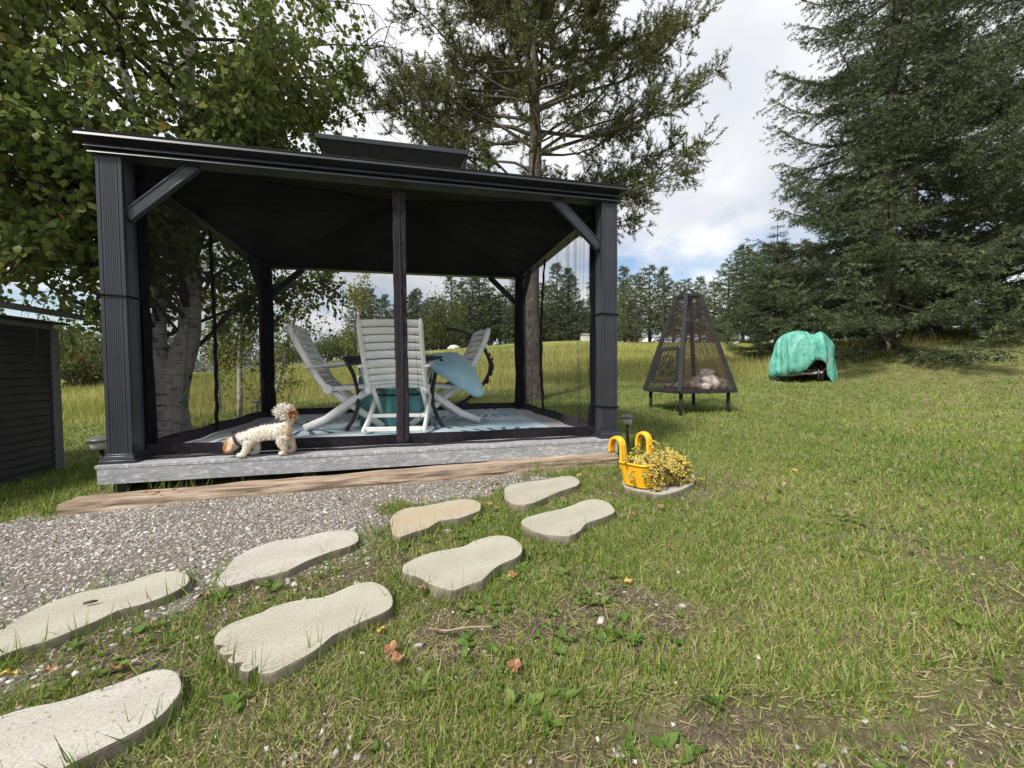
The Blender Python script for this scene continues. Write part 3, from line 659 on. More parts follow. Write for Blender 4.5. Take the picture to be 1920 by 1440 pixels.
# ------------------------------------------------------------------ dog
def build_dog():
    d = empty('dog', (.92, .0, DZ), label='small cream and tan curly dog sniffing the edge of the deck', cat='dog')
    Yc = -.005; z0 = DZ+.002
    J = {}  # joint: (x,y,z,radius_x,parent)
    J['hip'] = (1.045, Yc, .374, .065, None)
    J['mid'] = (.950, Yc, .375, .063, 'hip'); J['chest'] = (.855, Yc, .364, .065, 'mid'); J['neck'] = (.790, Yc, .335, .056, 'chest')
    J['skull'] = (.722, Yc-.004, .296, .050, 'neck'); J['muzzle'] = (.702, Yc-.006, .255, .030, 'skull'); J['nose'] = (.701, Yc-.008, .232, .020, 'muzzle')
    J['tail0'] = (1.086, Yc, .420, .026, 'hip'); J['tail1'] = (1.100, Yc, .468, .026, 'tail0'); J['tail2'] = (1.088, Yc, .508, .028, 'tail1'); J['tail3'] = (1.052, Yc, .520, .026, 'tail2'); J['tail4'] = (1.022, Yc, .495, .018, 'tail3')
    for n, s, fx, hx in (('n', -1, .805, 1.042), ('f', 1, .860, 1.075)):
        y = Yc+s*.044
        J['sho'+n] = (.842, y, .318, .046, 'chest'); J['elb'+n] = (.838 if s < 0 else .862, y, .280, .027, 'sho'+n); J['wri'+n] = (fx+.012, y-.004, .232, .020, 'elb'+n); J['pawf'+n] = (fx-.012, y-.006, z0+.016, .019, 'wri'+n); J['toef'+n] = (fx-.034, y-.006, z0+.014, .017, 'pawf'+n)
        J['thi'+n] = (1.062, y, .335, .047, 'hip'); J['kne'+n] = (hx+.004, y, .285, .033, 'thi'+n); J['hoc'+n] = (hx+.034, y, .244, .020, 'kne'+n); J['pawr'+n] = (hx+.018, y, z0+.016, .019, 'hoc'+n); J['toer'+n] = (hx-.014, y, z0+.014, .018, 'pawr'+n)
    names = list(J); idx = {n: i for i, n in enumerate(names)}
    me = bpy.data.meshes.new('dog_skel'); me.from_pydata([J[n][:3] for n in names], [(idx[J[n][4]], idx[n]) for n in names if J[n][4]], [])
    o = bpy.data.objects.new('dog_skel', me); COL.objects.link(o)
    sk = o.modifiers.new('skin', 'SKIN'); sk.branch_smoothing = .6
    for i, n in enumerate(names):
        v = me.skin_vertices[0].data[i]; r = J[n][3]; v.radius = (r, r*(1.0 if n not in ('hip', 'mid', 'chest') else .95)); v.use_root = (n == 'hip')
    o.modifiers.new('sub', 'SUBSURF').levels = 2
    dg = bpy.context.evaluated_depsgraph_get(); bm_me = bpy.data.meshes.new_from_object(o.evaluated_get(dg)); bpy.data.objects.remove(o)
    V = np.empty(len(bm_me.vertices)*3, np.float32); bm_me.vertices.foreach_get('co', V); V = V.reshape(-1, 3)
    def tan(p):
        x, z = p[:, 0], p[:, 2]; n = np.array([mnoise.noise(Vector(q)*26) for q in p])
        head = np.clip((.745-x)/.03, 0, 1)*.75; rear = np.clip((x-1.03)/.06, 0, 1)*np.clip((.47-z)/.05, 0, 1)*.45; tailb = np.clip((x-1.085)/.02, 0, 1)*np.clip((z-.42)/.03, 0, 1)*.75
        leg = np.clip((.24-z)/.03, 0, 1)*.15
        return np.clip(np.maximum.reduce([head, rear, tailb, leg])+.06+n*.30, 0, 1)
    bm_me.materials.clear()
    for p in bm_me.polygons: p.use_smooth = True
    at = bm_me.attributes.new('tint', 'FLOAT', 'POINT'); at.data.foreach_set('value', tan(V).astype(np.float32))
    body = link('body', bm_me, M['fur'], d); body.matrix_parent_inverse = Matrix.Translation(-Vector(d.location))
    # fur tufts
    bm_me.calc_loop_triangles(); T = np.array([t.vertices[:] for t in bm_me.loop_triangles]); A, B, C = V[T[:, 0]], V[T[:, 1]], V[T[:, 2]]
    cr = np.cross(B-A, C-A); ar = np.linalg.norm(cr, axis=1); r = np.random.default_rng(3); k = r.choice(len(T), 9000, p=ar/ar.sum()); u, v = r.random(9000), r.random(9000); f = u+v > 1; u[f], v[f] = 1-u[f], 1-v[f]
    P = A[k]+(B-A)[k]*u[:, None]+(C-A)[k]*v[:, None]; Nn = unit(cr[k])
    keep = P[:, 2] > DZ+.012; P, Nn = P[keep], Nn[keep]
    tail = (P[:, 0] > 1.0) & (P[:, 2] > .455)
    D = Nn*.55+np.array([.35, 0, -.65])+r.normal(0, .45, P.shape); D[tail] = Nn[tail]*1.1+r.normal(0, .35, (tail.sum(), 3))
    L = np.where(tail, r.uniform(.028, .05, len(P)), r.uniform(.010, .020, len(P))*np.where(P[:, 2] < .30, .65, 1))
    L = np.minimum(L, np.maximum((P[:, 2]-DZ)*.9, .004))
    X, Y, Z = frames(D, r.uniform(0, 6.28, len(P)))
    TV = [(-.5, 0, 0), (.5, 0, 0), (-.35, .5, .10), (.35, .5, .10), (.0, 1, .3)]; TF = [(0, 1, 3), (0, 3, 2), (2, 3, 4)]
    VV, FF = stamp(TV, TF, P, X, Y, Z, L, L*.28)
    tt = tan(P)+r.normal(0, .08, len(P)); tt[tail & (P[:, 0] < 1.09)] -= .3
    fur = np_mesh('fur', VV, FF, M['fur'], d, dict(tint=np.clip(np.repeat(tt, 5), 0, 1))); fur.matrix_parent_inverse = body.matrix_parent_inverse.copy(); fur['kind'] = 'stuff'
    pdg = P_(d)
    def rg(cx, cy, cz, R, axisv, rr, name, mat, n=20):
        ax = Vector(axisv).normalized(); e1 = ax.cross(Vector((0, 1, 0))).normalized(); e2 = ax.cross(e1)
        pdg(name, MB().tube([Vector((cx, cy, cz))+e1*(R*cos(2*pi*i/n))+e2*(R*sin(2*pi*i/n)) for i in range(n+1)], rr, 6), mat, smooth=True)
    rg(.770, Yc, .322, .062, (.88, 0, .47), .0075, 'collar', M['black_metal'])
    for s in (-1, 1):
        pdg('ear', MB().grid(lambda u, v: Vector((.742-.02*v+.016*sin(pi*u), Yc+s*(.040+.016*v+.004*sin(pi*u)), .318-.062*v-.006*sin(pi*u))) + Vector(((u-.5)*.045*(1-.45*v), 0, (u-.5)*.01)), 6, 6), M['ear'], smooth=True, solid=.008)
        pdg('eye', MB().lathe([(.0005, -.006), (.005, -.004), (.006, 0), (.005, .004), (.0005, .006)], (.690, Yc+s*.026, .268), 8), M['black_metal'], smooth=True)
    pdg('nose', MB().lathe([(.001, -.008), (.008, -.005), (.010, 0), (.008, .005), (.001, .008)], (.694, Yc-.008, .2235), 10), M['black_metal'], smooth=True)
M['ear'] = simple('tan_ear', (.50, .28, .14), (.62, .42, .26), rough=.85, scale=30)
build_dog()

# ------------------------------------------------------------------ solar lamps
def solar(x, y, z, hgt, r, label):
    e = empty('solar_lamp', (x, y, z), label=label, cat='garden lamp', group='solar lamps around the gazebo')
    MB().tube([(0, 0, -.05), (0, 0, hgt-.075)], .014, 10).build('stake', M['black_metal'], e, smooth=True)
    MB().lathe([(r*.62, hgt-.085), (r*.70, hgt-.08), (r*.86, hgt-.018)], n=20).build('lens', M['glass'], e, smooth=True)
    MB().lathe([(r*1.02, hgt-.020), (r*1.06, hgt-.012), (r*.95, hgt), (r*.6, hgt+.012), (r*.2, hgt+.016)], n=24).build('cap', M['cap'], e, smooth=True)
M['cap'] = simple('grey_plastic_cap', (.10, .10, .10), (.16, .16, .155), rough=.45, scale=8)
solar(4.10, .62, h1(4.1, .62), .30, .058, 'small solar stake lamp on the grass beside the front right post')
solar(3.967, 3.9, h1(3.97, 3.9), .30, .058, 'small solar stake lamp near the foot of the pine trunk')
solar(-.62, 4.7, h1(-.62, 4.7), .33, .062, 'small solar stake lamp behind the dog outside the mesh')
solar(-.40, .62, h1(-.4, .62), .325, .085, 'squat solar lamp between the front left post and the shed')

# ------------------------------------------------------------------ footprint stepping stones
FEET = {
 'A': [(1.324,-2.048),(1.356,-2.068),(1.385,-2.107),(1.401,-2.145),(1.402,-2.173),(1.397,-2.211),(1.374,-2.245),(1.338,-2.272),(1.304,-2.297),(1.276,-2.318),(1.239,-2.335),(1.215,-2.346),(1.186,-2.341),(1.142,-2.319),(1.097,-2.285),(1.059,-2.245),(1.032,-2.202),(1.024,-2.16),(1.032,-2.139),(1.049,-2.126),(1.093,-2.114),(1.126,-2.112),(1.164,-2.106),(1.202,-2.09),(1.254,-2.066),(1.285,-2.047)],
 'B': [(.761,-1.747),(.749,-1.683),(.761,-1.611),(.785,-1.571),(.827,-1.533),(.898,-1.515),(.951,-1.491),(.976,-1.452),(1.015,-1.436),(1.068,-1.446),(1.111,-1.475),(1.145,-1.525),(1.157,-1.567),(1.146,-1.611),(1.12,-1.649),(1.076,-1.684),(1.028,-1.706),(1.0,-1.756),(.966,-1.8),(.93,-1.839),(.886,-1.86),(.864,-1.882),(.841,-1.897),(.811,-1.89),(.767,-1.855),(.729,-1.807),(.731,-1.781)],
 'C': [(1.689,-1.23),(1.703,-1.314),(1.677,-1.369),(1.597,-1.417),(1.526,-1.483),(1.479,-1.548),(1.414,-1.584),(1.372,-1.59),(1.338,-1.614),(1.286,-1.625),(1.256,-1.593),(1.238,-1.538),(1.239,-1.485),(1.233,-1.406),(1.243,-1.345),(1.278,-1.275),(1.349,-1.22),(1.44,-1.218),(1.524,-1.172),(1.611,-1.167),(1.664,-1.19)],
 'D': [(1.872,-1.859),(1.87,-1.899),(1.848,-1.925),(1.798,-1.955),(1.746,-1.987),(1.713,-2.01),(1.687,-2.054),(1.66,-2.084),(1.624,-2.109),(1.598,-2.128),(1.578,-2.132),(1.556,-2.124),(1.549,-2.097),(1.531,-2.113),(1.505,-2.098),(1.506,-2.068),(1.487,-2.072),(1.462,-2.055),(1.466,-2.027),(1.445,-2.028),(1.421,-2.005),(1.431,-1.982),(1.405,-1.976),(1.388,-1.947),(1.384,-1.915),(1.4,-1.875),(1.439,-1.85),(1.475,-1.829),(1.499,-1.803),(1.56,-1.785),(1.641,-1.785),(1.698,-1.748),(1.745,-1.716),(1.798,-1.718),(1.838,-1.761),(1.863,-1.813)],
 'E': [(2.391,-1.559),(2.372,-1.623),(2.335,-1.666),(2.273,-1.7),(2.219,-1.751),(2.176,-1.809),(2.125,-1.828),(2.076,-1.854),(2.047,-1.843),(2.004,-1.805),(1.982,-1.775),(1.948,-1.724),(1.901,-1.686),(1.894,-1.638),(1.912,-1.595),(1.973,-1.549),(2.037,-1.523),(2.141,-1.504),(2.195,-1.458),(2.272,-1.422),(2.342,-1.427),(2.381,-1.482)],
 'F': [(2.309,-.98),(2.288,-1.071),(2.235,-1.111),(2.16,-1.159),(2.07,-1.168),(2.012,-1.245),(1.939,-1.284),(1.88,-1.322),(1.845,-1.28),(1.835,-1.183),(1.826,-1.102),(1.839,-1.004),(1.894,-.926),(1.99,-.913),(2.089,-.879),(2.194,-.843),(2.269,-.864),(2.307,-.917)],
 'G': [(2.995,-1.226),(2.956,-1.289),(2.853,-1.347),(2.763,-1.387),(2.693,-1.471),(2.621,-1.515),(2.546,-1.487),(2.495,-1.446),(2.458,-1.35),(2.456,-1.288),(2.501,-1.235),(2.598,-1.192),(2.724,-1.152),(2.823,-1.1),(2.898,-1.049),(2.982,-1.046),(3.014,-1.124)],
 'H': [(3.032,-.668),(2.968,-.763),(2.843,-.834),(2.707,-.939),(2.601,-1.019),(2.508,-1.026),(2.46,-.929),(2.481,-.807),(2.507,-.689),(2.569,-.614),(2.702,-.576),(2.835,-.553),(2.965,-.507),(3.04,-.528)],
 'I': [(3.824,-.799),(3.718,-.917),(3.569,-1.009),(3.4,-1.075),(3.331,-1.018),(3.279,-.954),(3.25,-.869),(3.316,-.718),(3.419,-.654),(3.583,-.668),(3.705,-.67),(3.838,-.66),(3.87,-.716)]}
FL = {'A': ('stone_pitted', 'pitted whitish footprint stone furthest from the gazebo'), 'B': ('stone', 'smooth footprint stone with a short twig on it at the gravel edge'),
 'C': ('stone_pitted', 'pale footprint stone between the gravel and the grass strip'), 'D': ('stone', 'large footprint stone with scalloped toes ending beside orange leaves'),
 'E': ('stone', 'footprint stone with a reddish dead leaf at its toes'), 'F': ('stone_rusty', 'rust stained footprint stone with a weed growing at its heel'),
 'G': ('stone', 'footprint stone crossed by grass blades, nearest to the open lawn'), 'H': ('stone', 'footprint stone closest to the weathered timber'), 'I': ('stone_pitted', 'bright footprint stone under the yellow planter')}
def smooth_poly(P, n=3):
    out = []; k = len(P)
    for i in range(k):
        p0, p1, p2, p3 = [np.array(P[(i+j-1) % k]) for j in range(4)]
        for t in np.arange(n)/n: out.append(tuple(.5*((2*p1)+(p2-p0)*t+(2*p0-5*p1+4*p2-p3)*t*t+(3*p1-p0-3*p2+p3)*t**3)))
    return out
for k, P in FEET.items():
    P2 = smooth_poly(P, 2); c = np.mean(P2, 0); mb = MB(); n = len(P2); rn = random.Random(k)
    rings = [(1.0, -.02), (1.0, .016), (.999, .038), (.990, .0445), (.975, .0455)]
    vs = []
    for s, z in rings:
        for (x, y) in P2: j = .0025*mnoise.noise(Vector((x*40, y*40, z*60))); vs.append(((x-c[0])*(s+j), (y-c[1])*(s+j), z+j*.5))
    fs = [(r*n+i, r*n+(i+1) % n, (r+1)*n+(i+1) % n, (r+1)*n+i) for r in range(len(rings)-1) for i in range(n)]
    fs += [tuple((len(rings)-1)*n+i for i in range(n)), tuple(range(n))[::-1]]
    mb.add(vs, fs); o = mb.build('stepping_stone', M[FL[k][0]], None, smooth=True); o.location = (c[0], c[1], -.008); o.rotation_euler = (rn.uniform(-.006, .006), rn.uniform(-.006, .006), 0)
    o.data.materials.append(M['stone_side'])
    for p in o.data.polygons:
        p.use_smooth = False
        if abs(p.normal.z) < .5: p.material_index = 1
    tag(o, FL[k][1], 'stepping stone', 'footprint stepping stones')

# ------------------------------------------------------------------ yellow planter with trailing succulent
pl = empty('planter', (3.47, -.82, .047), radians(25), 'yellow plastic railing planter with hooks and trailing yellow succulents', 'planter')
def trough(u, v, inset=0):
    a = 2*pi*u; k = 1+.16*v; x = .205*cos(a)*k
    wv = .098+.012*cos(2*a*1.0)
    q = (abs(cos(a))**5+abs(sin(a))**5)**-.2
    y = sin(a)*q*(.100-.026*math.exp(-(cos(a)*q/.16)**2))*k; x = cos(a)*q*.195*k
    z = .145*v+.0; rdg = .0022*sin(v*2*pi*11)
    s = 1+rdg*6-inset; return (x*s, y*s, z)
m = MB().grid(lambda u, v: trough(u, v), 72, 34, True); m.f.append(tuple(range(72))[::-1]); m.grid(lambda u, v: (lambda p: (p[0], p[1], .146-.03*v))(trough(u, 1, .05+.05*v)), 72, 3, True)
m.build('trough', M['yellow'], pl, smooth=True)
m = MB().tube([Vector(trough(i/72, 1)) for i in range(73)], .008, 6); m.build('rim', M['yellow'], pl, smooth=True)
MB().grid(lambda u, v: (lambda p: (p[0]*v*.9, p[1]*v*.9, .128))(trough(u, 1)), 48, 4, True).build('soil', simple('potting_soil', (.04, .03, .02), (.08, .06, .04), rough=1, scale=40), pl)
for hx in (-.160, .140):
    pts = []
    for t in np.linspace(0, 1, 22):
        if t < .4: q = t/.4; pts.append((.095+.012*q, .09+.145*q))
        else: a = (t-.4)/.6*pi*1.12; pts.append((.107+.045-.045*cos(a), .235+.052*sin(a) - .03*max(0, (a-pi*.75))))
    m = MB()
    for off, rr_ in ((-.019, .011), (0, .013), (.019, .011)): m.tube([(hx+off*(1.5-.5*min(1, i/8)), y, z) for i, (y, z) in enumerate(pts)], rr_, 8)
    m.build('hook', M['yellow'], pl, smooth=True)
r = np.random.default_rng(11); S = []; 
for k in range(260):
    a = r.uniform(0, 2*pi); ra = sqrt(r.random())*.9; x, y = .2*cos(a)*ra, .095*sin(a)*ra; d = np.array([r.normal(0, .6)+.05, r.normal(0, .5)-.45, .45]); p = np.array([x+.03*(x > 0), y, .135]); L = r.uniform(.06, .17) + .05*(x > .05)
    n = int(L/.008)
    for i in range(n):
        d = d+np.array([0, 0, -.11]) + r.normal(0, .08, 3); d /= np.linalg.norm(d); p = p+d*.008; S.append((*p, *d))
for x0, y0, L in ((-.16, -.10, .17), (-.13, -.112, .15), (-.185, -.09, .19), (.02, -.09, .20), (.05, -.10, .17), (.10, -.115, .13), (.15, -.115, .14), (.20, -.09, .16), (-.20, .03, .10), (.235, 0, .14), (.04, -.10, .30), (.12, -.11, .33), (.215, -.04, .26)):
    p = np.array([x0, y0, .15]); d = np.array([.1, -.6, .2])
    for i in range(int(L/.007)):
        d = d+np.array([.02, 0, -.25])+r.normal(0, .07, 3)
        if p[2] < .012: d[2] = max(d[2], .0); d[1] -= .05; d[0] += .10
        d /= np.linalg.norm(d); p = p+d*.007; S.append((*p, *d))
S = np.array(S); S = S[S[:, 2] > .004]; P = np.repeat(S[:, :3], 2, 0); D = np.repeat(S[:, 3:], 2, 0)*.3+r.normal(0, .8, (len(P), 3))
X, Y, Z = frames(D, r.uniform(0, 6.3, len(P))); TV = [(0, 0, 0), (.42, .45, .16), (-.42, .45, .16), (0, 1, .05), (0, .5, -.2)]; TF = [(0, 1, 2), (1, 3, 2), (0, 4, 1), (0, 2, 4), (4, 3, 1), (4, 2, 3)]
VV, FF = stamp(TV, TF, P, X, Y, Z, r.uniform(.014, .027, len(P)))
M['sedum'] = leaf_mat('yellow_succulent', [(0, (.26, .30, .07)), (.35, (.58, .50, .10)), (.7, (.76, .60, .18)), (.9, (.66, .42, .22)), (1, (.28, .15, .09))], .25, .5)
o = np_mesh('trailing_leaves', VV, FF, M['sedum'], pl, dict(tint=np.repeat(np.clip(r.normal(.5, .25, len(P)), 0, 1), 5))); o['kind'] = 'stuff'

# ------------------------------------------------------------------ pyramid fire pit
pc = Vector((5.99, 2.22, h1(5.99, 2.22))); dv = Vector((pc.x-CAM.x, pc.y-CAM.y, 0)).normalized()
pit = empty('fire_pit', pc, atan2(dv.y, dv.x)-pi/2-.16, 'black pyramid fire pit of wire mesh on four legs on the lawn', 'fire pit')
pz0, pz1, rb, rtp = .30, 1.70, .635, .165
cor = lambda R, z: [Vector((R*cos(a), R*sin(a), z)) for a in (0, pi/2, pi, 3*pi/2)]
B4, T4 = cor(rb, pz0), cor(rtp, pz1)
for i in range(4):
    MB().bar(B4[i], T4[i], .058, .058, (-sin(i*pi/2), cos(i*pi/2), 0)).build('corner_bar', M['iron'], pit, bevel=.003)
    MB().bar(B4[i], B4[(i+1) % 4], .06, .05).build('base_rail', M['iron'], pit, bevel=.003)
    MB().bar(T4[i], T4[(i+1) % 4], .035, .04).build('top_rail', M['iron'], pit, bevel=.003)
    q = B4[i]*.86; MB().tube([(q.x, q.y, pz0), (q.x*.99, q.y*.99, -.08)], .026, 10).build('leg', M['iron'], pit, smooth=True)
    # woven wire panel: crossing flat wires
    a0, a1, b0, b1 = B4[i], B4[(i+1) % 4], T4[i], T4[(i+1) % 4]; nrm = (a1-a0).cross(b0-a0).normalized(); m = MB()
    f2 = lambda u, v: (a0+(a1-a0)*u)*(1-v)+(b0+(b1-b0)*u)*v
    hgt = (b0-a0).length; wd0 = (a1-a0).length; nn = 58
    ex = (a1-a0).normalized(); ey = ((b0+b1)/2-(a0+a1)/2).normalized(); o0 = (a0+a1)/2; Hh = ((b0+b1)/2-o0).length; hw = lambda y: (wd0/2)*(1-y/Hh)+((b1-b0).length/2)*(y/Hh)
    for sgn in (-1, 1):
        for k in range(-60, 120):
            c_ = k*.029; pts = []
            # line x = sgn*(c_ - y*.55 - .6) clipped to trapezoid by sampling
            seg = None
            ysamp = np.linspace(0, Hh, 90); xx = sgn*(c_-ysamp*.6-.7); ok = np.abs(xx) < np.array([hw(y) for y in ysamp])
            if ok.sum() < 2: continue
            j = np.where(ok)[0]; ya, yb, xa, xb = ysamp[j[0]], ysamp[j[-1]], xx[j[0]], xx[j[-1]]
            A_, B_ = o0+ex*xa+ey*ya+nrm*(.002*sgn), o0+ex*xb+ey*yb+nrm*(.002*sgn); t_ = (B_-A_).normalized().cross(nrm)*.0030
            m.add([A_-t_, A_+t_, B_+t_, B_-t_], [(0, 1, 2, 3)])
    m.build('wire_panel', M['rust'], pit)['kind'] = 'stuff'
MB().tube([Vector((-.10, 0, pz1+.01)), Vector((-.05, 0, pz1+.09)), Vector((0, 0, pz1+.12)), Vector((.05, 0, pz1+.09)), Vector((.10, 0, pz1+.01))], .012, 8).build('handle', M['iron'], pit, smooth=True)
m = MB().prism([(p.x*.97, p.y*.97) for p in B4], pz0+.0, pz0+.02); m.build('fire_pan', M['rust'], pit)
# door frame with scroll work on the face between the 2nd and 3rd corner
di = 2; a0, a1, b0, b1 = B4[di], B4[(di+1) % 4], T4[di], T4[(di+1) % 4]; nrm = (a1-a0).cross(b0-a0).normalized(); nrm = nrm if nrm.dot((a0+a1)/2) > 0 else -nrm
f2 = lambda u, v: (a0+(a1-a0)*u)*(1-v)+(b0+(b1-b0)*u)*v+nrm*.012
dq = [(.16, .10), (.88, .10), (.86, .44), (.18, .44)]; m = MB()
for k in range(4): m.bar(f2(*dq[k]), f2(*dq[(k+1) % 4]), .05, .016, nrm)
dr = m.build('door', M['iron'], pit); m = MB()
for cx_, cy_, rx_, ry_ in ((.38, .22, .13, .055), (.66, .22, .13, .055), (.52, .33, .20, .05), (.52, .33, .10, .03), (.38, .22, .06, .03), (.66, .22, .06, .03)):
    m.tube([f2(cx_+rx_*cos(a*pi/10), cy_+ry_*sin(a*pi/10)) for a in range(21)], .007, 5)
m.build('scroll_work', M['iron'], dr, smooth=True)
def rock(name, rad, seed, mat, sc=(1, 1, 1)):
    bm = bmesh.new(); bmesh.ops.create_icosphere(bm, subdivisions=3, radius=rad)
    for v in bm.verts:
        d = v.co.normalized(); k = 1+.30*mnoise.noise(d*1.4+Vector((seed, 0, 0)))+.12*mnoise.noise(d*4+Vector((0, seed, 0))); v.co = Vector((d.x*sc[0], d.y*sc[1], d.z*sc[2]))*rad*k
    for f in bm.faces: f.smooth = True
    me = bpy.data.meshes.new(name); bm.to_mesh(me); bm.free(); return me
rz = pit.rotation_euler.z
for k, (lx, ly, lz, rd, s) in enumerate([(.30, -.16, .09, .15, (1.2, .9, .9)), (.42, .05, .07, .12, (1.2, 1, .8)), (.08, -.14, .06, .10, (1.5, .8, .7)), (.20, .10, .10, .13, (1, 1.2, .9)), (-.06, -.30, .05, .08, (1.4, .9, .7)), (.25, -.28, .05, .09, (1.2, 1, .7)), (.10, .22, .08, .11, (1, 1.3, .8)), (-.25, -.15, .04, .07, (1.1, 1, .8)), (.28, -.02, .22, .11, (1.3, .8, .8))]):
    o = link('rock', rock('rock', rd, k*3.1, M['rock'], s), M['rock']); p = Matrix.Rotation(rz, 3, 'Z')@Vector((lx, ly, 0)); o.location = (pc.x+p.x, pc.y+p.y, pc.z+pz0+.02+lz); o.rotation_euler = (0, 0, k)
    tag(o, 'pale rounded rock heaped inside the pyramid fire pit', 'rock', 'rocks inside the fire pit')

# ------------------------------------------------------------------ cement mixer under a tarp
mc = Vector((12.2, 5.82, h1(12.2, 5.82))); dv = Vector((mc.x-CAM.x, mc.y-CAM.y, 0)).normalized(); mrz = atan2(dv.y, dv.x)-pi/2
mx = empty('cement_mixer', mc, mrz, 'cement mixer under a green tarp with its drum mouth showing', 'cement mixer')
def hem(a):
    d = lambda c, w_: math.exp(-(((a-radians(c)+pi) % (2*pi)-pi)/radians(w_))**2)
    return .17+.46*d(-64, 21)+.10*d(-110, 12)-.18*d(-22, 20)-.18*d(20, 35)-.04*d(180, 30)+.03*sin(7*a)
def tarp_fn(u, v):
    a = 2*pi*u; ca, sa = cos(a), sin(a); k = sin(v*pi/2)**.8
    fold = 1+.035*v*sin(13*a+1)+.05*v*v*sin(7*a+2.6)-.05*v*abs(mnoise.noise(Vector((ca*3.2, sa*3.2, v*2))))
    x, y = .76*k*ca*fold, .68*k*sa*fold
    top = max(1.37-.62*(x+.16)**2, 1.34-.9*abs(x-.36)**1.25) - .05*y*y
    top -= .05*math.exp(-((x-.17)/.06)**2)
    hz = hem(a); z = hz+(top-hz)*max(0, 1-v**3.2)**.6
    w_ = mnoise.noise(Vector((x*3+y*2, y*3, z*1.4))); w2 = mnoise.noise(Vector((x*11, y*9+z*3, z*4)))
    w3 = abs(mnoise.noise(Vector((x*7-z*3, y*7+x*4, z*3)))); fl = abs(mnoise.noise(Vector((ca*2.2+v*1.6, sa*2.2-v*1.2, 3)))); f2_ = abs(mnoise.noise(Vector((ca*4.5-v*2.4, sa*4.5+v*1.5, 8)))); sc_ = 1-(.22*fl+.13*f2_)*min(1, v*1.4)
    return Vector((x*sc_+.02*w_*v, y*sc_+.02*w_*v, z-.02*abs(w_)-.07*fl-.03*f2_))
tp = MB().grid(tarp_fn, 200, 60, True).build('tarp', M['tarp'], mx, smooth=True, solid=.006)
dm = MB(); ax = Vector((.10, -.90, -.30)).normalized(); e1 = Vector((0, 0, 1)).cross(ax).normalized(); e2 = ax.cross(e1); dc = Vector((.17, -.22, .60))
for (rr_, tt) in ((.30, .18), (.33, .16), (.34, .10)): pass
prof = [(.28, .02), (.32, .17), (.335, .23), (.36, .23), (.36, .16), (.40, -.20), (.32, -.45), (.02, -.48)]
n = 32; vs = [dc+ax*t_+(e1*cos(2*pi*k/n)+e2*sin(2*pi*k/n))*R for R, t_ in prof for k in range(n)]
dm.add(vs, [(i*n+k, i*n+(k+1) % n, (i+1)*n+(k+1) % n, (i+1)*n+k) for i in range(len(prof)-1) for k in range(n)]); drum = dm.build('drum', M['drum'], mx, smooth=True)
m = MB(); m.add([dc+ax*.03+(e1*cos(2*pi*k/n)+e2*sin(2*pi*k/n))*.28 for k in range(n)], [tuple(range(n))]); m.grid(lambda u, v: dc+ax*(.225-.195*v)+(e1*cos(2*pi*u)+e2*sin(2*pi*u))*(.330-.045*v), n, 3, True); m.build('drum_inside', M['dark_hole'], drum)
MB().bar((-.48, -.30, .17), (.42, -.34, .26), .05, .05).build('frame_bar', M['drum'], mx, bevel=.006)
MB().tube([(-.52, -.28, .42), (-.55, -.32, -.03)], .06, 10).build('stand_leg', M['iron'], mx, smooth=True)
MB().tube([(.42, -.30, .5), (.40, -.30, .0)], .04, 10).build('stand_leg', M['iron'], mx, smooth=True)
MB().tube([(.30, -.22, .20), (.36, -.22, .20)], .20, 20).build('wheel', M['black_metal'], mx, bevel=.02)
m = MB().grid(lambda u, v: Vector((-.70+.02*sin(v*9)-.03*v, -.18+.20*(u-.5)+.03*sin(u*9+v*4), .06+.62*v)), 10, 12); m.build('tarp_flap', M['tarp'], mx, smooth=True, solid=.006)

# ------------------------------------------------------------------ shed
sh = empty('shed', (-3.2, .3, -.2), label='low dark grey shed with horizontal lap siding beside the birch', cat='shed')
ps = P_(sh); sx = -1.615
ps('wall', MB().box((-3.3, .32, .52), (3.34, 3.40, 1.48)), M['siding'])
for k in range(20):
    z = -.20+k*.0735
    ps('siding_board', MB().add([(sx, -1.5, z), (sx+.020, -1.5, z), (sx+.004, -1.5, z+.078), (sx-.006, -1.5, z+.078), (sx, 1.96, z), (sx+.020, 1.96, z), (sx+.004, 1.96, z+.078), (sx-.006, 1.96, z+.078)], [(0, 1, 2, 3), (7, 6, 5, 4), (0, 4, 5, 1), (1, 5, 6, 2), (2, 6, 7, 3), (3, 7, 4, 0)]), M['siding'], bevel=.002)
ps('corner_trim', MB().box((sx+.0, 2.0, .52), (.075, .075, 1.46)), M['trim_grey'], bevel=.004)
ps('sill', MB().box((sx-.02, .3, -.22), (.06, 3.4, .06)), M['trim_grey'])
ps('roof', MB().add([(-1.45, -1.6, 1.36), (-1.45, 2.17, 1.36), (-5.2, 2.17, 2.0), (-5.2, -1.6, 2.0), (-1.45, -1.6, 1.42), (-1.45, 2.17, 1.42), (-5.2, 2.17, 2.06), (-5.2, -1.6, 2.06)], [(0, 1, 2, 3), (4, 5, 6, 7), (0, 1, 5, 4), (1, 2, 6, 5), (2, 3, 7, 6), (3, 0, 4, 7)]), M['siding'])
ps('eave_trim', MB().box((-1.44, .285, 1.385), (.02, 3.78, .05)), M['trim_grey'], bevel=.004)
ps('soffit', MB().box((-1.545, .285, 1.30), (.14, 3.5, .02)), M['siding'])
ps('top_trim', MB().box((sx+.02, .27, 1.265), (.02, 3.42, .045)), M['trim_grey'])

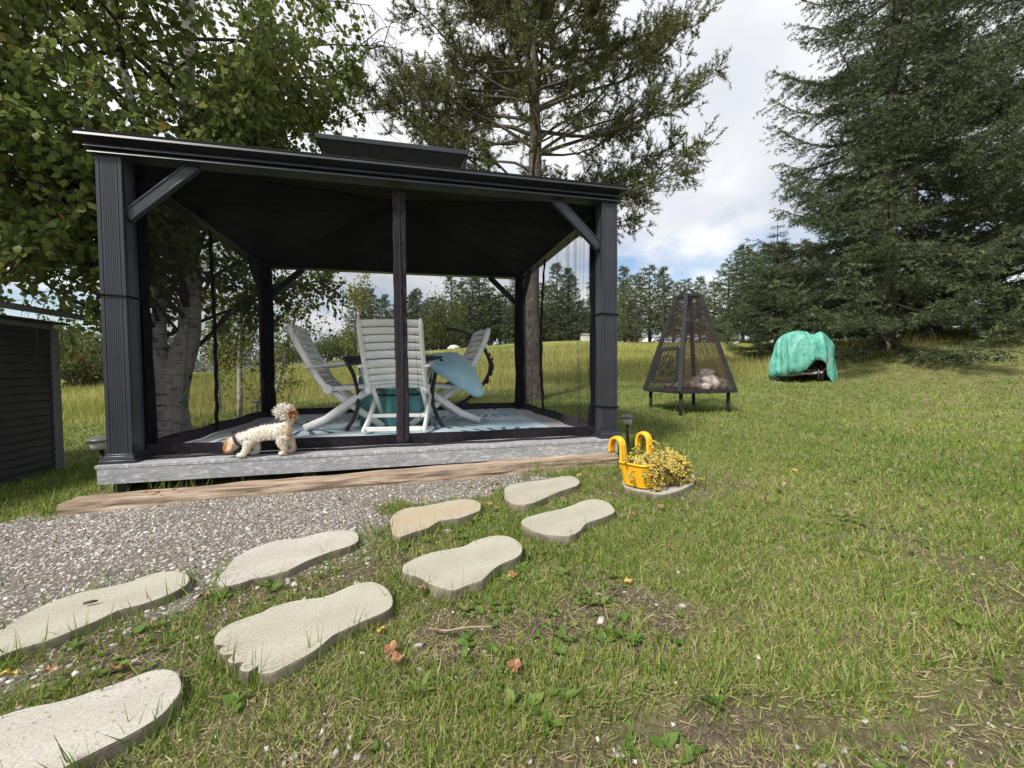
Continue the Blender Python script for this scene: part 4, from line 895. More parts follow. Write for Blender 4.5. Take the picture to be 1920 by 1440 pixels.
# ------------------------------------------------------------------ trees
def path(p0, p1, n, rng, wob=.08, sag=0.0):
    p0, p1 = np.asarray(p0, float), np.asarray(p1, float); L = np.linalg.norm(p1-p0); t = np.linspace(0, 1, n)[:, None]
    P = p0+(p1-p0)*t; w_ = rng.normal(0, wob*L, (3, 3)); P = P+np.sin(t*pi)*w_[0]*.6+np.sin(2*t*pi)*w_[1]*.35+np.sin(3*t*pi)*w_[2]*.15
    P[:, 2] += sag*L*np.sin(t[:, 0]*pi); return P
LEAF_V = [(0, 0, 0), (.30, .30, .06), (-.30, .30, .06), (.27, .58, .04), (-.27, .58, .04), (0, 1, -.08), (0, .42, -.03)]
LEAF_F = [(0, 1, 6), (0, 6, 2), (1, 3, 6), (6, 4, 2), (3, 5, 6), (6, 5, 4)]
LEAF4 = [(0, 1, 2), (1, 3, 4), (1, 4, 2), (3, 5, 4)]
def in_gazebo(P): return (P[:, 0] > -.25) & (P[:, 0] < 3.95) & (P[:, 1] > -.3) & (P[:, 1] < 3.3) & (P[:, 2] < 2.45+np.minimum(np.minimum(P[:, 0]+.2, 3.9-P[:, 0]), np.minimum(P[:, 1]+.2, 3.3-P[:, 1]))*.42)
def birch(label):
    rng = np.random.default_rng(21); bx, by = -.87, 2.6; bz = h1(bx, by)
    T = empty('birch_tree', (bx, by, bz), label=label, cat='tree'); pt = P_(T)
    stems = [([(-.86, 2.60, bz-.1), (-.875, 2.6, .10), (-.88, 2.6, .42), (-.79, 2.6, .80), (-.65, 2.58, 1.30), (-.62, 2.6, 1.95), (-.65, 2.63, 2.7), (-.64, 2.66, 3.7), (-.60, 2.7, 5.3), (-.5, 2.8, 7.5), (-.4, 2.9, 9.6)], [.24, .20, .165, .145, .12, .105, .095, .085, .07, .045, .012]),
             ([(-.90, 2.62, .30), (-.92, 2.56, .55), (-.955, 2.58, .86), (-.985, 2.6, 1.17), (-.965, 2.62, 1.7), (-1.02, 2.65, 2.2), (-1.1, 2.7, 2.75), (-1.2, 2.75, 3.8), (-1.6, 2.9, 5.6), (-2.0, 3.1, 7.6)], [.12, .115, .10, .075, .068, .062, .056, .05, .035, .01]),
             ([(-.93, 2.55, .75), (-.98, 2.5, .98), (-1.05, 2.5, 1.20), (-1.17, 2.5, 1.45), (-1.4, 2.45, 1.9), (-1.8, 2.3, 2.7), (-2.3, 2.1, 3.9), (-2.9, 1.9, 5.2)], [.07, .06, .052, .048, .04, .034, .024, .008])]
    for pts, rad in stems:
        P = np.array(pts); t = np.linspace(0, 1, len(P)); tt = np.linspace(0, 1, len(P)*4); Q = np.stack([np.interp(tt, t, P[:, k]) for k in range(3)], 1); Rr = np.interp(tt, t, rad)
        Q[:, :2] += np.array([[.012*mnoise.noise(Vector((z*2.1, 3, 1))), .012*mnoise.noise(Vector((z*2.1, 9, 5)))] for z in Q[:, 2]])
        Rr = Rr*np.array([1+.10*mnoise.noise(Vector((z*3.3, pts[0][0]*9, 0))) for z in Q[:, 2]])
        pt('trunk', MB().tube(list(Q), list(Rr), 18), M['birch_bark'], smooth=True)
    targets = []
    while len(targets) < 74:
        q = rng.normal(size=3); q /= np.linalg.norm(q); rr_ = rng.uniform(.55, 1.0); p = np.array([-1.35, 2.35, 5.3])+q*np.array([3.3, 3.3, 3.6])*rr_
        if p[2] > 1.9: targets.append(p)
    targets += [np.array(p) for p in [(1.5, 2.2, 4.2), (1.6, 2.4, 5.0), (1.25, 2.1, 3.75), (.9, 2.0, 3.5), (.6, 1.6, 3.6), (.3, 1.5, 3.2), (1.5, 2.9, 5.8), (.9, 3.9, 2.5), (.7, 4.1, 2.3), (.2, 3.9, 2.2), (-.3, 3.9, 1.9), (1.0, 3.6, 3.4), (-.3, 3.7, 2.8),
        (-1.0, .85, 2.35), (-1.1, .5, 2.5), (-1.5, .5, 2.5), (-1.2, .9, 2.4), (-.75, 1.0, 2.3), (-.55, 1.3, 2.2), (-.9, .2, 2.5), (-1.3, -.1, 2.6), (-1.7, .3, 2.6), (-.6, .7, 2.9), (-.5, .9, 3.3), (-1.0, .6, 3.2), (-1.6, .7, 3.2), (-2.2, .9, 2.9), (-2.4, .4, 3.4), (-.5, 2.0, 2.4), (-.45, 1.6, 2.4), (-.7, 3.4, 2.2), (-1.3, 3.4, 2.0), (-1.6, 3.0, 1.7), (-2.2, 2.6, 2.2), (-2.6, 2.0, 2.6), (-.2, 1.4, 3.4), (.2, 2.0, 3.6), (-.5, 1.1, 2.6), (-2.0, 1.4, 2.2), (-1.1, 1.6, 2.3), (-.9, 2.0, 2.1)]]
    wood = MB(); P_l = []; D_l = []
    for tg in targets:
        pts, rad = stems[rng.choice(3, p=[.5, .3, .2])] if tg[0] > -2 else stems[rng.choice([1, 2])]
        P = np.array(pts); zs = max(.95, min(tg[2]-rng.uniform(.2, 1.4), P[-1, 2]-.3)); st = np.array([np.interp(zs, P[:, 2], P[:, k]) for k in range(3)])
        n = 9; br = path(st, tg, n, rng, .06, .07); L = np.linalg.norm(tg-st); r0 = min(.035, .010+.007*L)
        wood.tube(list(br), list(np.linspace(r0, .004, n)), 5, caps=False)
        for s in range(int(7+L*3.4)):
            t = rng.uniform(.28, 1)**.8; p = np.array([np.interp(t, np.linspace(0, 1, n), br[:, k]) for k in range(3)])
            d = unit(tg-st)*.5+rng.normal(0, .55, 3); d[2] -= .05; d = unit(d); l2 = rng.uniform(.45, 1.0)*(1.15-.4*t); e_ = p+d*l2; e_[2] -= .22*l2
            sp_ = path(p, e_, 5, rng, .05, .08); wood.tube(list(sp_), list(np.linspace(.007, .002, 5)), 3, caps=False)
            for w2 in range(rng.integers(5, 9)):
                t2 = rng.uniform(.15, 1); p2 = np.array([np.interp(t2, np.linspace(0, 1, 5), sp_[:, k]) for k in range(3)]); d2 = unit(rng.normal(0, .7, 3)+d*.6+np.array([0, 0, -.55])); l3 = rng.uniform(.16, .38); p3 = p2+d2*l3; p3[2] -= .25*l3
                if w2 < 4: wood.tube([p2, (p2+p3)/2+np.array([0, 0, .02]), p3], [.003, .002, .001], 3, caps=False)
                nl = int(l3/.034); tq_ = (np.arange(nl)+.6)/nl
                P_l.append(p2+(p3-p2)*tq_[:, None]+rng.normal(0, .012, (nl, 3))); D_l.append(np.tile(d2, (nl, 1)))
    P = np.concatenate(P_l); D = np.concatenate(D_l); keep = ~in_gazebo(P) & ~((P[:, 0] < -1.45) & (P[:, 2] < 1.5) & (P[:, 1] < 2.2)) & (P[:, 2] > .95) & (P[:, 0] < 1.42) & ~((P[:, 1] < 3.2) & (P[:, 0] > .75+(P[:, 2]-3.4)*.75)) & ~((P[:, 1] < 1.7) & (P[:, 0] < -.75) & (P[:, 2] < 1.62))
    P, D = P[keep], D[keep]; n = len(P)
    D = D*.5+rng.normal(0, .75, (n, 3))+np.array([0, 0, -.75]); X, Y, Z = frames(D, rng.normal(0, .9, n)+rng.choice([0, pi], n))
    sz = rng.uniform(.05, .082, n); VV, FF = stamp(LEAF_V[:6], LEAF4, P, X, Y, Z, sz, sz*1.25)
    tint = np.clip(rng.normal(.48, .20, n)+.12*np.array([mnoise.noise(Vector(p)*1.3) for p in P]), 0, .94); yl = rng.random(n) < .009; tint[yl] = rng.uniform(.955, 1, yl.sum())
    pt('branches', wood, M['twig'])
    c = np_mesh('crown', VV, FF, M['birch_leaf'], T, dict(tint=np.repeat(tint, 6))); c.matrix_parent_inverse = Matrix.Translation(-Vector(T.location)); c['kind'] = 'stuff'
    print('birch leaves', n)
birch('tall multi stemmed white birch behind the left mesh wall')

def needles(P, D, n_per, ln, wd, rng, spread=.9):
    """brush of thin needles around every twig point"""
    Pn = np.repeat(P, n_per, 0); Dn = np.repeat(unit(D), n_per, 0); k = len(Pn)
    R = rng.normal(size=(k, 3)); R = unit(R-Dn*(R*Dn).sum(1)[:, None]); D2 = Dn*rng.uniform(.35, 1.1, (k, 1))+R*spread
    X, Y, Z = frames(D2, rng.uniform(0, 6.28, k)); L = ln*rng.uniform(.7, 1.2, k)
    return stamp([(-.5, 0, 0), (.5, 0, 0), (0, 1, 0)], [(0, 1, 2)], Pn+Dn*rng.uniform(-.5, .5, (k, 1))*ln, X, Y, Z, L, np.full(k, wd))+(k,)
def jack_pine(label):
    rng = np.random.default_rng(5); bx, by = 4.68, 5.97; bz = h1(bx, by)
    T = empty('pine_tree', (bx, by, bz), label=label, cat='tree'); pt = P_(T)
    Q = [(bx, by, bz-.1), (bx, by, bz+.25), (bx+.0, by, 1.2), (bx-.05, by, 2.2), (bx-.02, by, 3.4), (bx+.05, by, 4.6), (bx+.10, by, 6.0), (bx+.05, by, 8), (bx, by, 10.2), (bx, by, 12)]
    Rr = [.31, .235, .205, .195, .175, .16, .135, .10, .06, .01]; t = np.linspace(0, 1, 10); tt = np.linspace(0, 1, 70); Qa = np.array(Q)
    Qi = np.stack([np.interp(tt, t, Qa[:, k]) for k in range(3)], 1); Ri = np.interp(tt, t, Rr)*np.array([1+.06*mnoise.noise(Vector((z*4, 1, 2)))+.22*math.exp(-((z-1.35)/.14)**2) for z in Qi[:, 2]])
    pt('trunk', MB().tube(list(Qi), list(Ri), 16), M['pine_bark'], smooth=True)
    wood = MB(); PP = []; DD = []
    br_list = []
    for k in range(84):
        z = rng.uniform(4.4, 10.6); a = rng.uniform(0, 2*pi); L = 3.6*np.interp(z, [4.3, 5, 6.5, 8, 10, 11.5], [.75, 1, 1.05, .95, .65, .25])*rng.uniform(.45, 1.08); br_list.append((z, a, L, rng.uniform(.0, .55)))
    br_list += [(4.5, -.12, 3.9, .28), (4.9, .15, 4.0, .32), (5.6, -.35, 4.0, .35), (6.2, .2, 4.1, .4), (6.6, -.2, 3.9, .45), (5.2, 3.0, 2.7, .25), (5.8, 3.3, 3.0, .25), (6.4, 2.9, 3.1, .3), (7.0, 3.3, 3.0, .3), (4.6, -.6, 3.4, .10), (4.4, .3, 3.2, .02)]
    for z, a, L, rise in br_list:
        st = np.array([bx+.05, by, z]); d = np.array([cos(a), sin(a), rise]); e_ = st+d*L; n = 10; br = path(st, e_, n, rng, .07, -.05); br[:, 2] += .25*np.linspace(0, 1, n)**3*L*.4
        wood.tube(list(br), list(np.linspace(.014+.009*L, .005, n)), 5, caps=False)
        for s in range(int(7+5.2*L)):
            t_ = rng.uniform(.22, 1)**.75; p = np.array([np.interp(t_, np.linspace(0, 1, n), br[:, k]) for k in range(3)]); dd = unit(d*.7+rng.normal(0, .55, 3)+np.array([0, 0, .12])); l2 = rng.uniform(.35, .95)*(1.15-.5*t_)
            s2 = path(p, p+dd*l2, 5, rng, .09, -.08); wood.tube(list(s2), list(np.linspace(.008, .003, 5)), 3, caps=False)
            dead = (z < 5.0 and rng.random() < .35)
            for w2 in range(rng.integers(5, 9)):
                t2 = rng.uniform(.2, 1); q = np.array([np.interp(t2, np.linspace(0, 1, 5), s2[:, k]) for k in range(3)]); d3 = unit(dd*.55+rng.normal(0, .6, 3)+np.array([0, 0, .30])); l3 = rng.uniform(.12, .30); e3 = q+d3*l3
                wood.tube([q, e3], [.004, .002], 3, caps=False)
                if not dead:
                    m_ = max(2, int(l3/.055)); tq_ = np.linspace(.25, 1, m_); PP.append(q+(e3-q)*tq_[:, None]); DD.append(np.tile(d3+np.array([0, 0, .15]), (m_, 1)))
    P = np.concatenate(PP); D = np.concatenate(DD); V_, F_, k = needles(P, D, 9, .085, .016, rng, .8)
    tint = np.repeat(np.clip(rng.normal(.5, .2, len(P))+.15*np.clip((P[:, 2]-6)/3, -1, 1), 0, 1), 9)
    pt('branches', wood, M['pine_bark'])
    c = np_mesh('crown', V_, F_, M['pine_needle'], T, dict(tint=np.repeat(tint, 3))); c.matrix_parent_inverse = Matrix.Translation(-Vector(T.location)); c['kind'] = 'stuff'; print('pine tufts', len(P))
jack_pine('tall bare trunked pine rising behind the gazebo roof')

def spruce_tree(name, Ht, Lm, nbr, tw, npn, ln, wd, mat, seed, z_lo=.6, trunk_r=.22, droop=.22, power=.85, step=.075, whorl=0):
    rng = np.random.default_rng(seed); T = empty(name)
    MB().tube([(0, 0, -.3), (0, 0, Ht*.3), (.03, 0, Ht*.7), (0, 0, Ht)], [trunk_r, trunk_r*.8, trunk_r*.4, .01], 10).build('trunk', M['pine_bark'], T, smooth=True)
    wood = MB(); PP = []; DD = []
    for b in range(nbr):
        f = (b+rng.random())/nbr; z = z_lo+(Ht-z_lo-.15)*f
        if whorl: z = z_lo+round((z-z_lo)/whorl)*whorl+rng.normal(0, .09); f = min(.985, max(0, (z-z_lo)/(Ht-z_lo-.15)))
        a = b*2.399+rng.normal(0, .3); L = Lm*(1-f)**power*rng.uniform(.72, 1.12)+.12
        n = 9; t = np.linspace(0, 1, n); rad = L*t; zz_ = z+L*(.10*t-droop*np.sin(t*pi*.85)+.10*t**4); br = np.stack([cos(a)*rad, sin(a)*rad, zz_], 1)+np.cumsum(rng.normal(0, .012*L, (n, 3)), 0)*.6
        wood.tube(list(br), list(np.linspace(.012+.012*L, .005, n)), 4, caps=False)
        dirb = np.array([cos(a), sin(a), 0]); sd = np.array([-sin(a), cos(a), 0])
        m_ = max(3, int(L*tw)); 
        for s in range(m_):
            t_ = (.16+.84*(s+rng.random())/m_); p = np.array([np.interp(t_, t, br[:, k]) for k in range(3)]); sg = 1 if s % 2 else -1
            l2 = min(.85, L*.34)*(1.12-.75*t_)*rng.uniform(.7, 1.2)+.10; d = unit(dirb*rng.uniform(.5, 1.0)+sd*sg*rng.uniform(.35, 1)+np.array([0, 0, rng.normal(-.12, .16)])); k2 = max(2, int(l2/step)); tq_ = np.linspace(.05, 1, k2)[:, None]
            pts = p+d*l2*tq_; pts[:, 2] -= .10*l2*tq_[:, 0]**2; PP.append(pts); DD.append(np.tile(d, (k2, 1)))
            if step < .12 and l2 > .25:
                for w2 in range(int(l2/.16)):
                    q = p+d*l2*rng.uniform(.2, .95); d3 = unit(d*.7+sd*rng.choice([-1, 1])*.7+rng.normal(0, .25, 3)); l3 = l2*rng.uniform(.25, .5); k3 = max(2, int(l3/step)); tq_ = np.linspace(.1, 1, k3)[:, None]; PP.append(q+d3*l3*tq_); DD.append(np.tile(d3, (k3, 1)))
        k2 = max(2, int(L*.5/step)); tq_ = np.linspace(.5, 1, k2); PP.append(np.stack([np.interp(tq_, t, br[:, k]) for k in range(3)], 1)); DD.append(np.tile(dirb, (k2, 1)))
    P = np.concatenate(PP); D = np.concatenate(DD); V_, F_, k = needles(P, D, npn, ln, wd, rng, .8)
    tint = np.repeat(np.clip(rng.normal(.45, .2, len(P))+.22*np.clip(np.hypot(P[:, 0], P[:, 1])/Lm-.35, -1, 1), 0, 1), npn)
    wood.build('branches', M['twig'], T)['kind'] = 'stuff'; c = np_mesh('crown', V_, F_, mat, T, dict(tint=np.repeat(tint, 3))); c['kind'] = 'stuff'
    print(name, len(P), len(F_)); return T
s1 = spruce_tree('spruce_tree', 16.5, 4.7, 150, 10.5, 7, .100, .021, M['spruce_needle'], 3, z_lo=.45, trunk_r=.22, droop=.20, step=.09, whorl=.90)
s1.location = (15.85, 6.3, h1(15.85, 6.3)-.05); tag(s1, 'large dark spruce standing just behind the tarped cement mixer', 'tree', 'big spruces on the right')
s2 = copy_tree(s1); s2.location = (19.9, 4.6, h1(19.9, 4.6)-.05); s2.rotation_euler.z = 2.2; s2.scale = (1.0, 1.0, 1.05); tag(s2, 'large spruce on the mound at the edge of the lawn', 'tree')
s3 = copy_tree(s1); s3.location = (22.5, 10.0, h1(22.5, 10)-.05); s3.rotation_euler.z = 4.1; s3.scale = (1.05, 1.05, 1.15); tag(s3, 'large spruce set back between the two nearer spruces', 'tree')
s4 = copy_tree(s1); s4.location = (14.6, 9.0, h1(14.6, 9.0)-.05); s4.rotation_euler.z = 1.1; s4.scale = (.42, .42, .30); tag(s4, 'short bushy spruce behind the cement mixer tarp', 'tree')

# far conifers and bushes
fa = spruce_tree('conifer_tree', 6.0, 2.1, 60, 5.5, 5, .26, .055, M['far_needle'], 8, z_lo=1.0, trunk_r=.13, droop=.06, power=.6, step=.20)
fb = spruce_tree('conifer_tree', 6.5, 1.7, 80, 5.0, 5, .24, .05, M['far_needle'], 9, z_lo=.3, trunk_r=.12, droop=.12, power=.8, step=.20)
fcn = 0
def place(tree, x, y, s, rz, label, group, first=[set()], sz=None):
    o = tree if tree.name not in first[0] and id(tree) not in first[0] else copy_tree(tree)
    first[0].add(id(tree)); first[0].add(tree.name)
    o.location = (x, y, h1(x, y)-.05); o.rotation_euler = (0, 0, rz); o.scale = (s, s, s if sz is None else sz); return tag(o, label, 'tree', group)
rn = random.Random(4)
def ray_xy(px, depth):
    d = fw+rt*((px-960)/783.3); return CAM.x+d.x*depth, CAM.y+d.y*depth
# a dense belt of conifers beyond the hill crest
for k in range(46):
    x, y = -4+k*.72+rn.uniform(-.4, .4), 50+rn.uniform(-2, 7)-.18*k
    place(rn.choice([fa, fb]), x, y, rn.uniform(1.05, 1.6), rn.uniform(0, 6.3), 'dark conifer in the dense belt beyond the grassy hill', 'conifers beyond the hill')
# open group of pines between the gazebo and the spruces
for k, (px, dp, s) in enumerate([(1172, 36, .85), (1192, 34, .95), (1218, 37, 1.15), (1243, 35, 1.0), (1262, 41, 1.05), (1285, 38, 1.0), (1312, 43, 1.15), (1338, 37, .95), (1365, 33, 1.1), (1392, 31, 1.15), (1418, 34, 1.3), (1440, 30, 1.2), (1465, 36, 1.4), (1500, 33, 1.4), (1540, 36, 1.5), (1590, 34, 1.4), (1640, 38, 1.5)]):
    x, y = ray_xy(px, dp); place(fa if k % 3 else fb, x, y, s, k*1.7, 'open grown pine at the edge of the yellow field', 'pines along the field')
def bush(name, rx, rz_, n, lf, seed, mat):
    rng = np.random.default_rng(seed); T = empty(name); wood = MB()
    for k in range(16):
        a = rng.uniform(0, 2*pi); e_ = np.array([cos(a)*rx*rng.uniform(.3, .9), sin(a)*rx*rng.uniform(.3, .9), rz_*rng.uniform(.6, 1.0)]); wood.tube(list(path((0, 0, -.05), e_, 6, rng, .06)), list(np.linspace(.03*rx, .004, 6)), 4, caps=False)
    cl = rng.normal(size=(46, 3)); cl = unit(cl)*rng.uniform(.35, 1, (46, 1)); cl = cl*np.array([rx*.85, rx*.85, rz_*.45])+np.array([0, 0, rz_*.55])
    P = np.repeat(cl, n//46, 0); P = P+rng.normal(0, 1, P.shape)*np.array([rx*.17, rx*.17, rz_*.10]); P = P[P[:, 2] > .05]; X, Y, Z = frames(rng.normal(size=P.shape), rng.uniform(0, 6.3, len(P)))
    V_, F_ = stamp(LEAF_V[:6], [(0, 1, 2), (1, 3, 4), (1, 4, 2), (3, 5, 4)], P, X, Y, Z, lf*rng.uniform(.7, 1.3, len(P)))
    wood.build('stems', M['twig'], T); c = np_mesh('foliage', V_, F_, mat, T, dict(tint=np.repeat(np.clip(rng.normal(.45, .25, len(P)), 0, 1), 6))); c['kind'] = 'stuff'; return T
b1 = bush('bush', 1.6, 2.6, 4600, .11, 1, M['bush_leaf']); b2 = bush('bush', 1.5, 1.8, 4600, .10, 2, M['bush_leaf'])
def put(o, px, dp, s, lab, group=None, cat='bush', sz=None):
    x, y = ray_xy(px, dp); o.location = (x, y, h1(x, y)-.05); o.scale = (s, s, sz or s); o.rotation_euler.z = px*.37; tag(o, lab, cat, group)
put(b1, 835, 40, 1.5, 'pale round willow bush at the foot of the dark conifer belt', sz=2.0)
put(b2, 618, 33, 1.15, 'low round bush on the field seen past the side on chair')
for k, (px, dp, s, lab) in enumerate([(660, 44, 1.6, 'grey green bush beside the table edge on the field'), (150, 19, 1.0, 'light green shrub between the shed and the front left post'), (185, 22, 1.5, 'tall green shrub behind the front left post'), (95, 20, 1.3, 'green shrub hidden partly by the shed corner'), (260, 24, 1.2, 'shrub behind the white birch stems'), (430, 30, 1.1, 'shrub on the low field beyond the birch saplings'), (540, 38, 1.2, 'bushy shrub at the far end of the low field'), (745, 46, 1.5, 'dark bush below the conifer belt'), (1475, 30, .7, 'small bright green bush under the field pines'), (1345, 45, 1.0, 'small bush on the far edge of the yellow field')]):
    o = copy_tree(b1 if k % 2 else b2); put(o, px, dp, s, lab)
# distant wooded skyline on the low left side
for k in range(26):
    px = -60+k*26; x, y = ray_xy(px, 55+rn.uniform(-6, 10)); place(rn.choice([fa, fb]), x, y, rn.uniform(.7, 1.25) if px < 380 else rn.uniform(.35, .55), rn.uniform(0, 6), 'distant conifer on the low skyline beyond the left field', 'distant skyline conifers')
# birch saplings behind the gazebo
def sapling(x, y, h_, lean, seed, label):
    rng = np.random.default_rng(seed); z = h1(x, y); T = empty('birch_sapling', (x, y, z), label=label, cat='tree'); P = path((0, 0, -.05), (lean[0], lean[1], h_), 10, rng, .03)
    MB().tube(list(P), list(np.linspace(.05, .01, 10)), 9).build('trunk', M['birch_bark'], T, smooth=True); wood = MB(); PL = []
    for k in range(34):
        t = rng.uniform(.2, 1); p = np.array([np.interp(t, np.linspace(0, 1, 10), P[:, q]) for q in range(3)]); d = unit(rng.normal(0, 1, 3)+np.array([0, 0, .1])); l = rng.uniform(.4, 1.0)*(1.2-.6*t); e_ = p+d*l; e_[2] -= .15; b = path(p, e_, 5, rng, .06); wood.tube(list(b), list(np.linspace(.009, .002, 5)), 3, caps=False)
        tq_ = rng.uniform(.2, 1, 60); PL.append(np.stack([np.interp(tq_, np.linspace(0, 1, 5), b[:, q]) for q in range(3)], 1)+rng.normal(0, .09, (60, 3)))
    PL = np.concatenate(PL); X, Y, Z = frames(rng.normal(0, .8, PL.shape)+np.array([0, 0, -.5]), rng.uniform(0, 6, len(PL))); V_, F_ = stamp(LEAF_V, LEAF_F, PL, X, Y, Z, rng.uniform(.045, .075, len(PL)))
    tint = np.clip(rng.normal(.62, .25, len(PL)), 0, .97); wood.build('branches', M['twig'], T); c = np_mesh('crown', V_, F_, M['birch_leaf'], T, dict(tint=np.repeat(tint, 7))); c['kind'] = 'stuff'
sapling(-1.1, 5.3, 3.4, (.15, .1), 31, 'slim birch sapling behind the left mesh zipper strip')
sapling(-1.0, 6.2, 3.0, (.9, .2), 32, 'leaning birch sapling behind the dog')
sapling(-2.0, 6.8, 3.6, (-.2, .2), 33, 'birch sapling behind the big birch stems')
sapling(.6, 8.2, 3.2, (.1, .2), 34, 'yellowing birch sapling past the back left post')

# ------------------------------------------------------------------ small far things
x, y = ray_xy(851, 38); o = link('boulder', rock('boulder', .35, 2.2, None, (1.4, 1, .8)), M['white_paint']); o.location = (x, y, h1(x, y)+.1); tag(o, 'small white boulder below the willow bush', 'boulder')
x, y = ray_xy(933, 36); mpost = MB().tube([(0, 0, -.1), (0, 0, .5), (.0, 0, .68)], [.07, .07, .05], 8).build('marker_post', M['stone'], None, smooth=True); mpost.location = (x, y, h1(x, y)); tag(mpost, 'short pale marker post on the hill crest', 'post')
x, y = ray_xy(1098, 44); hse = empty('white_shed', (x, y, h1(x, y)-.35), label='tiny white shed beyond the hill crest', cat='shed')
MB().box((0, 0, .35), (.8, .8, 1.1)).build('wall', M['white_paint'], hse); MB().add([(-.45, -.45, .9), (.45, -.45, .9), (.45, .45, .9), (-.45, .45, .9), (-.45, 0, 1.15), (.45, 0, 1.15)], [(0, 1, 5, 4), (2, 3, 4, 5), (0, 4, 3), (1, 2, 5), (0, 3, 2, 1)]).build('roof', M['trim_grey'], hse)
x, y = ray_xy(290, 11); o = link('boulder', rock('boulder', .5, 6.2, None, (1.6, 1, .8)), M['rock']); o.location = (x, y, h1(x, y)+.22); tag(o, 'pale boulder behind the birch stems', 'boulder')

# ------------------------------------------------------------------ gravel, pebbles, litter
rg = np.random.default_rng(17)
def stones(name, x, y, size, label, cat):
    n = len(x); TV = np.array([(a, b, c) for c in (-.42, .42) for a, b in ((-.4, -.5), (.45, -.4), (.4, .5), (-.45, .4))]); TV[4:, :2] *= .72
    TF = [(3, 2, 1), (3, 1, 0), (4, 5, 6), (4, 6, 7), (0, 1, 5), (0, 5, 4), (1, 2, 6), (1, 6, 5), (2, 3, 7), (2, 7, 6), (3, 0, 4), (3, 4, 7)]
    P = np.c_[x, y, H(x, y)]; X, Y, Z = frames(np.c_[rg.normal(size=(n, 2)), rg.normal(0, .22, n)], rg.normal(0, .25, n))
    TVr = TV[None]*np.stack([rg.uniform(.6, 1, n), rg.uniform(.8, 1.6, n), rg.uniform(.2, .5, n)], 1)[:, None, :]*(1+rg.normal(0, .16, (n, len(TV), 3)))*size[:, None, None]
    V_ = P[:, None]+TVr[..., 0:1]*X[:, None]+TVr[..., 1:2]*Y[:, None]+TVr[..., 2:3]*Z[:, None]; V_[..., 2] += (size*.10)[:, None]
    F_ = (np.array(TF)[None]+(np.arange(n)*len(TV))[:, None, None]).reshape(-1, 3)
    o = np_mesh(name, V_.reshape(-1, 3), F_, M['gravel_stone'], None, dict(tint=np.repeat(np.clip(rg.normal(.45, .25, n), 0, 1), len(TV)))); return tag(o, label, cat, kind='stuff')
ALLP = list(FEET.values())
def on_stone(x, y, marg=0):
    k = np.zeros(len(x), bool)
    for p in ALLP:
        i = in_poly(x, y, p); k |= i
        if marg: k |= poly_dist(x, y, p) < marg
    return k
x, y = rg.uniform(-1.4, 3.3, 48000), rg.uniform(-2.0, .0, 48000); k = (rg.random(48000) < gravel_mask(x, y)*np.clip(.35+.9*vnoise(x, y, 3, 21)+.3*vnoise(x, y, 11, 22)-.45*np.clip((y+.75)/.5, 0, 1)*np.clip((x-.9)/.6, 0, 1), .1, 1)) & ~on_stone(x, y, .004); x, y = x[k], y[k]
stones('gravel', x, y, rg.uniform(.0045, .0115, len(x))*rg.choice([1, 1, 1, 1, 1.7], len(x)), 'grey gravel spread in front of the timber', 'gravel')
x, y = rg.uniform(.6, 5.5, 9000), rg.uniform(-2.9, -.7, 9000); pm = .03+.5*soil_mask(x, y)*np.clip((2.3-x)/.8, .12, 1)+.35*ledge_mask(x, y); k = (rg.random(9000) < pm) & ~on_stone(x, y, .01); x, y = x[k], y[k]
stones('pebbles', x, y, rg.uniform(.005, .015, len(x))*rg.choice([1, 1, 1, 1.8], len(x)), 'loose pebbles scattered on bare soil in the thin lawn', 'pebbles')

def leaf_mesh(seed, mat):
    rn2 = random.Random(seed); n = 15; vs = [(0, 0, .006)]; R = [1, .8, .9, .75, 1, .8, .9, .7, 1.1, .75, .95, .8, .9, .7, .8]
    for k in range(n): a = 2*pi*k/n; r_ = .017*R[k]*rn2.uniform(.8, 1.15); vs.append((r_*cos(a), r_*1.2*sin(a), .004+rn2.uniform(0, .014)))
    me = bpy.data.meshes.new('fallen_leaf'); me.from_pydata(vs, [], [(0, 1+k, 1+(k+1) % n) for k in range(n)]); me.materials.append(mat); return me
lms = [leaf_mesh(1, M['dead_leaf']), leaf_mesh(2, M['dead_leaf']), leaf_mesh(3, M['yellow_leaf'])]
LV = [(1.876,-2.087),(1.89,-2.154),(1.964,-1.80),(1.844,-1.99),(2.187,-2.24),(3.975,-1.748),(1.245,-1.66),(.944,-1.969),(1.041,-1.985),(1.18,-1.99),(3.93,-.879),(4.67,-.789),(2.40,-.52),(3.069,-1.30),(1.533,-.682),(4.346,-1.123),(3.20,-.622),(3.266,-1.247),(2.30,-1.76),(2.36,-.93),(2.44,-.60),(2.5,-.46),(2.30,-.50),(3.1,-.50),(2.0,-.70),(2.38,-1.02),(3.6,-1.4),(2.7,-1.9),(3.0,-1.7),(3.9,-1.3),(5.2,-.3),(5.8,.4),(4.8,-.1)]
for k, (x, y) in enumerate(LV):
    o = bpy.data.objects.new('fallen_leaf', lms[2 if k % 4 == 3 else k % 2]); COL.objects.link(o); z = h1(x, y); o.location = (x, y, z+.012+.008*(k % 3)); o.rotation_euler = (rn.uniform(-.4, .4), rn.uniform(-.4, .4), rn.uniform(0, 6)); s = rn.uniform(.75, 1.25); o.scale = (s, s, s)
    tag(o, 'dry curled fallen leaf lying on the ground' if k % 4 != 3 else 'yellow fallen leaf lying on the ground', 'leaf', 'fallen orange leaves' if k % 4 != 3 else 'fallen yellow leaves')
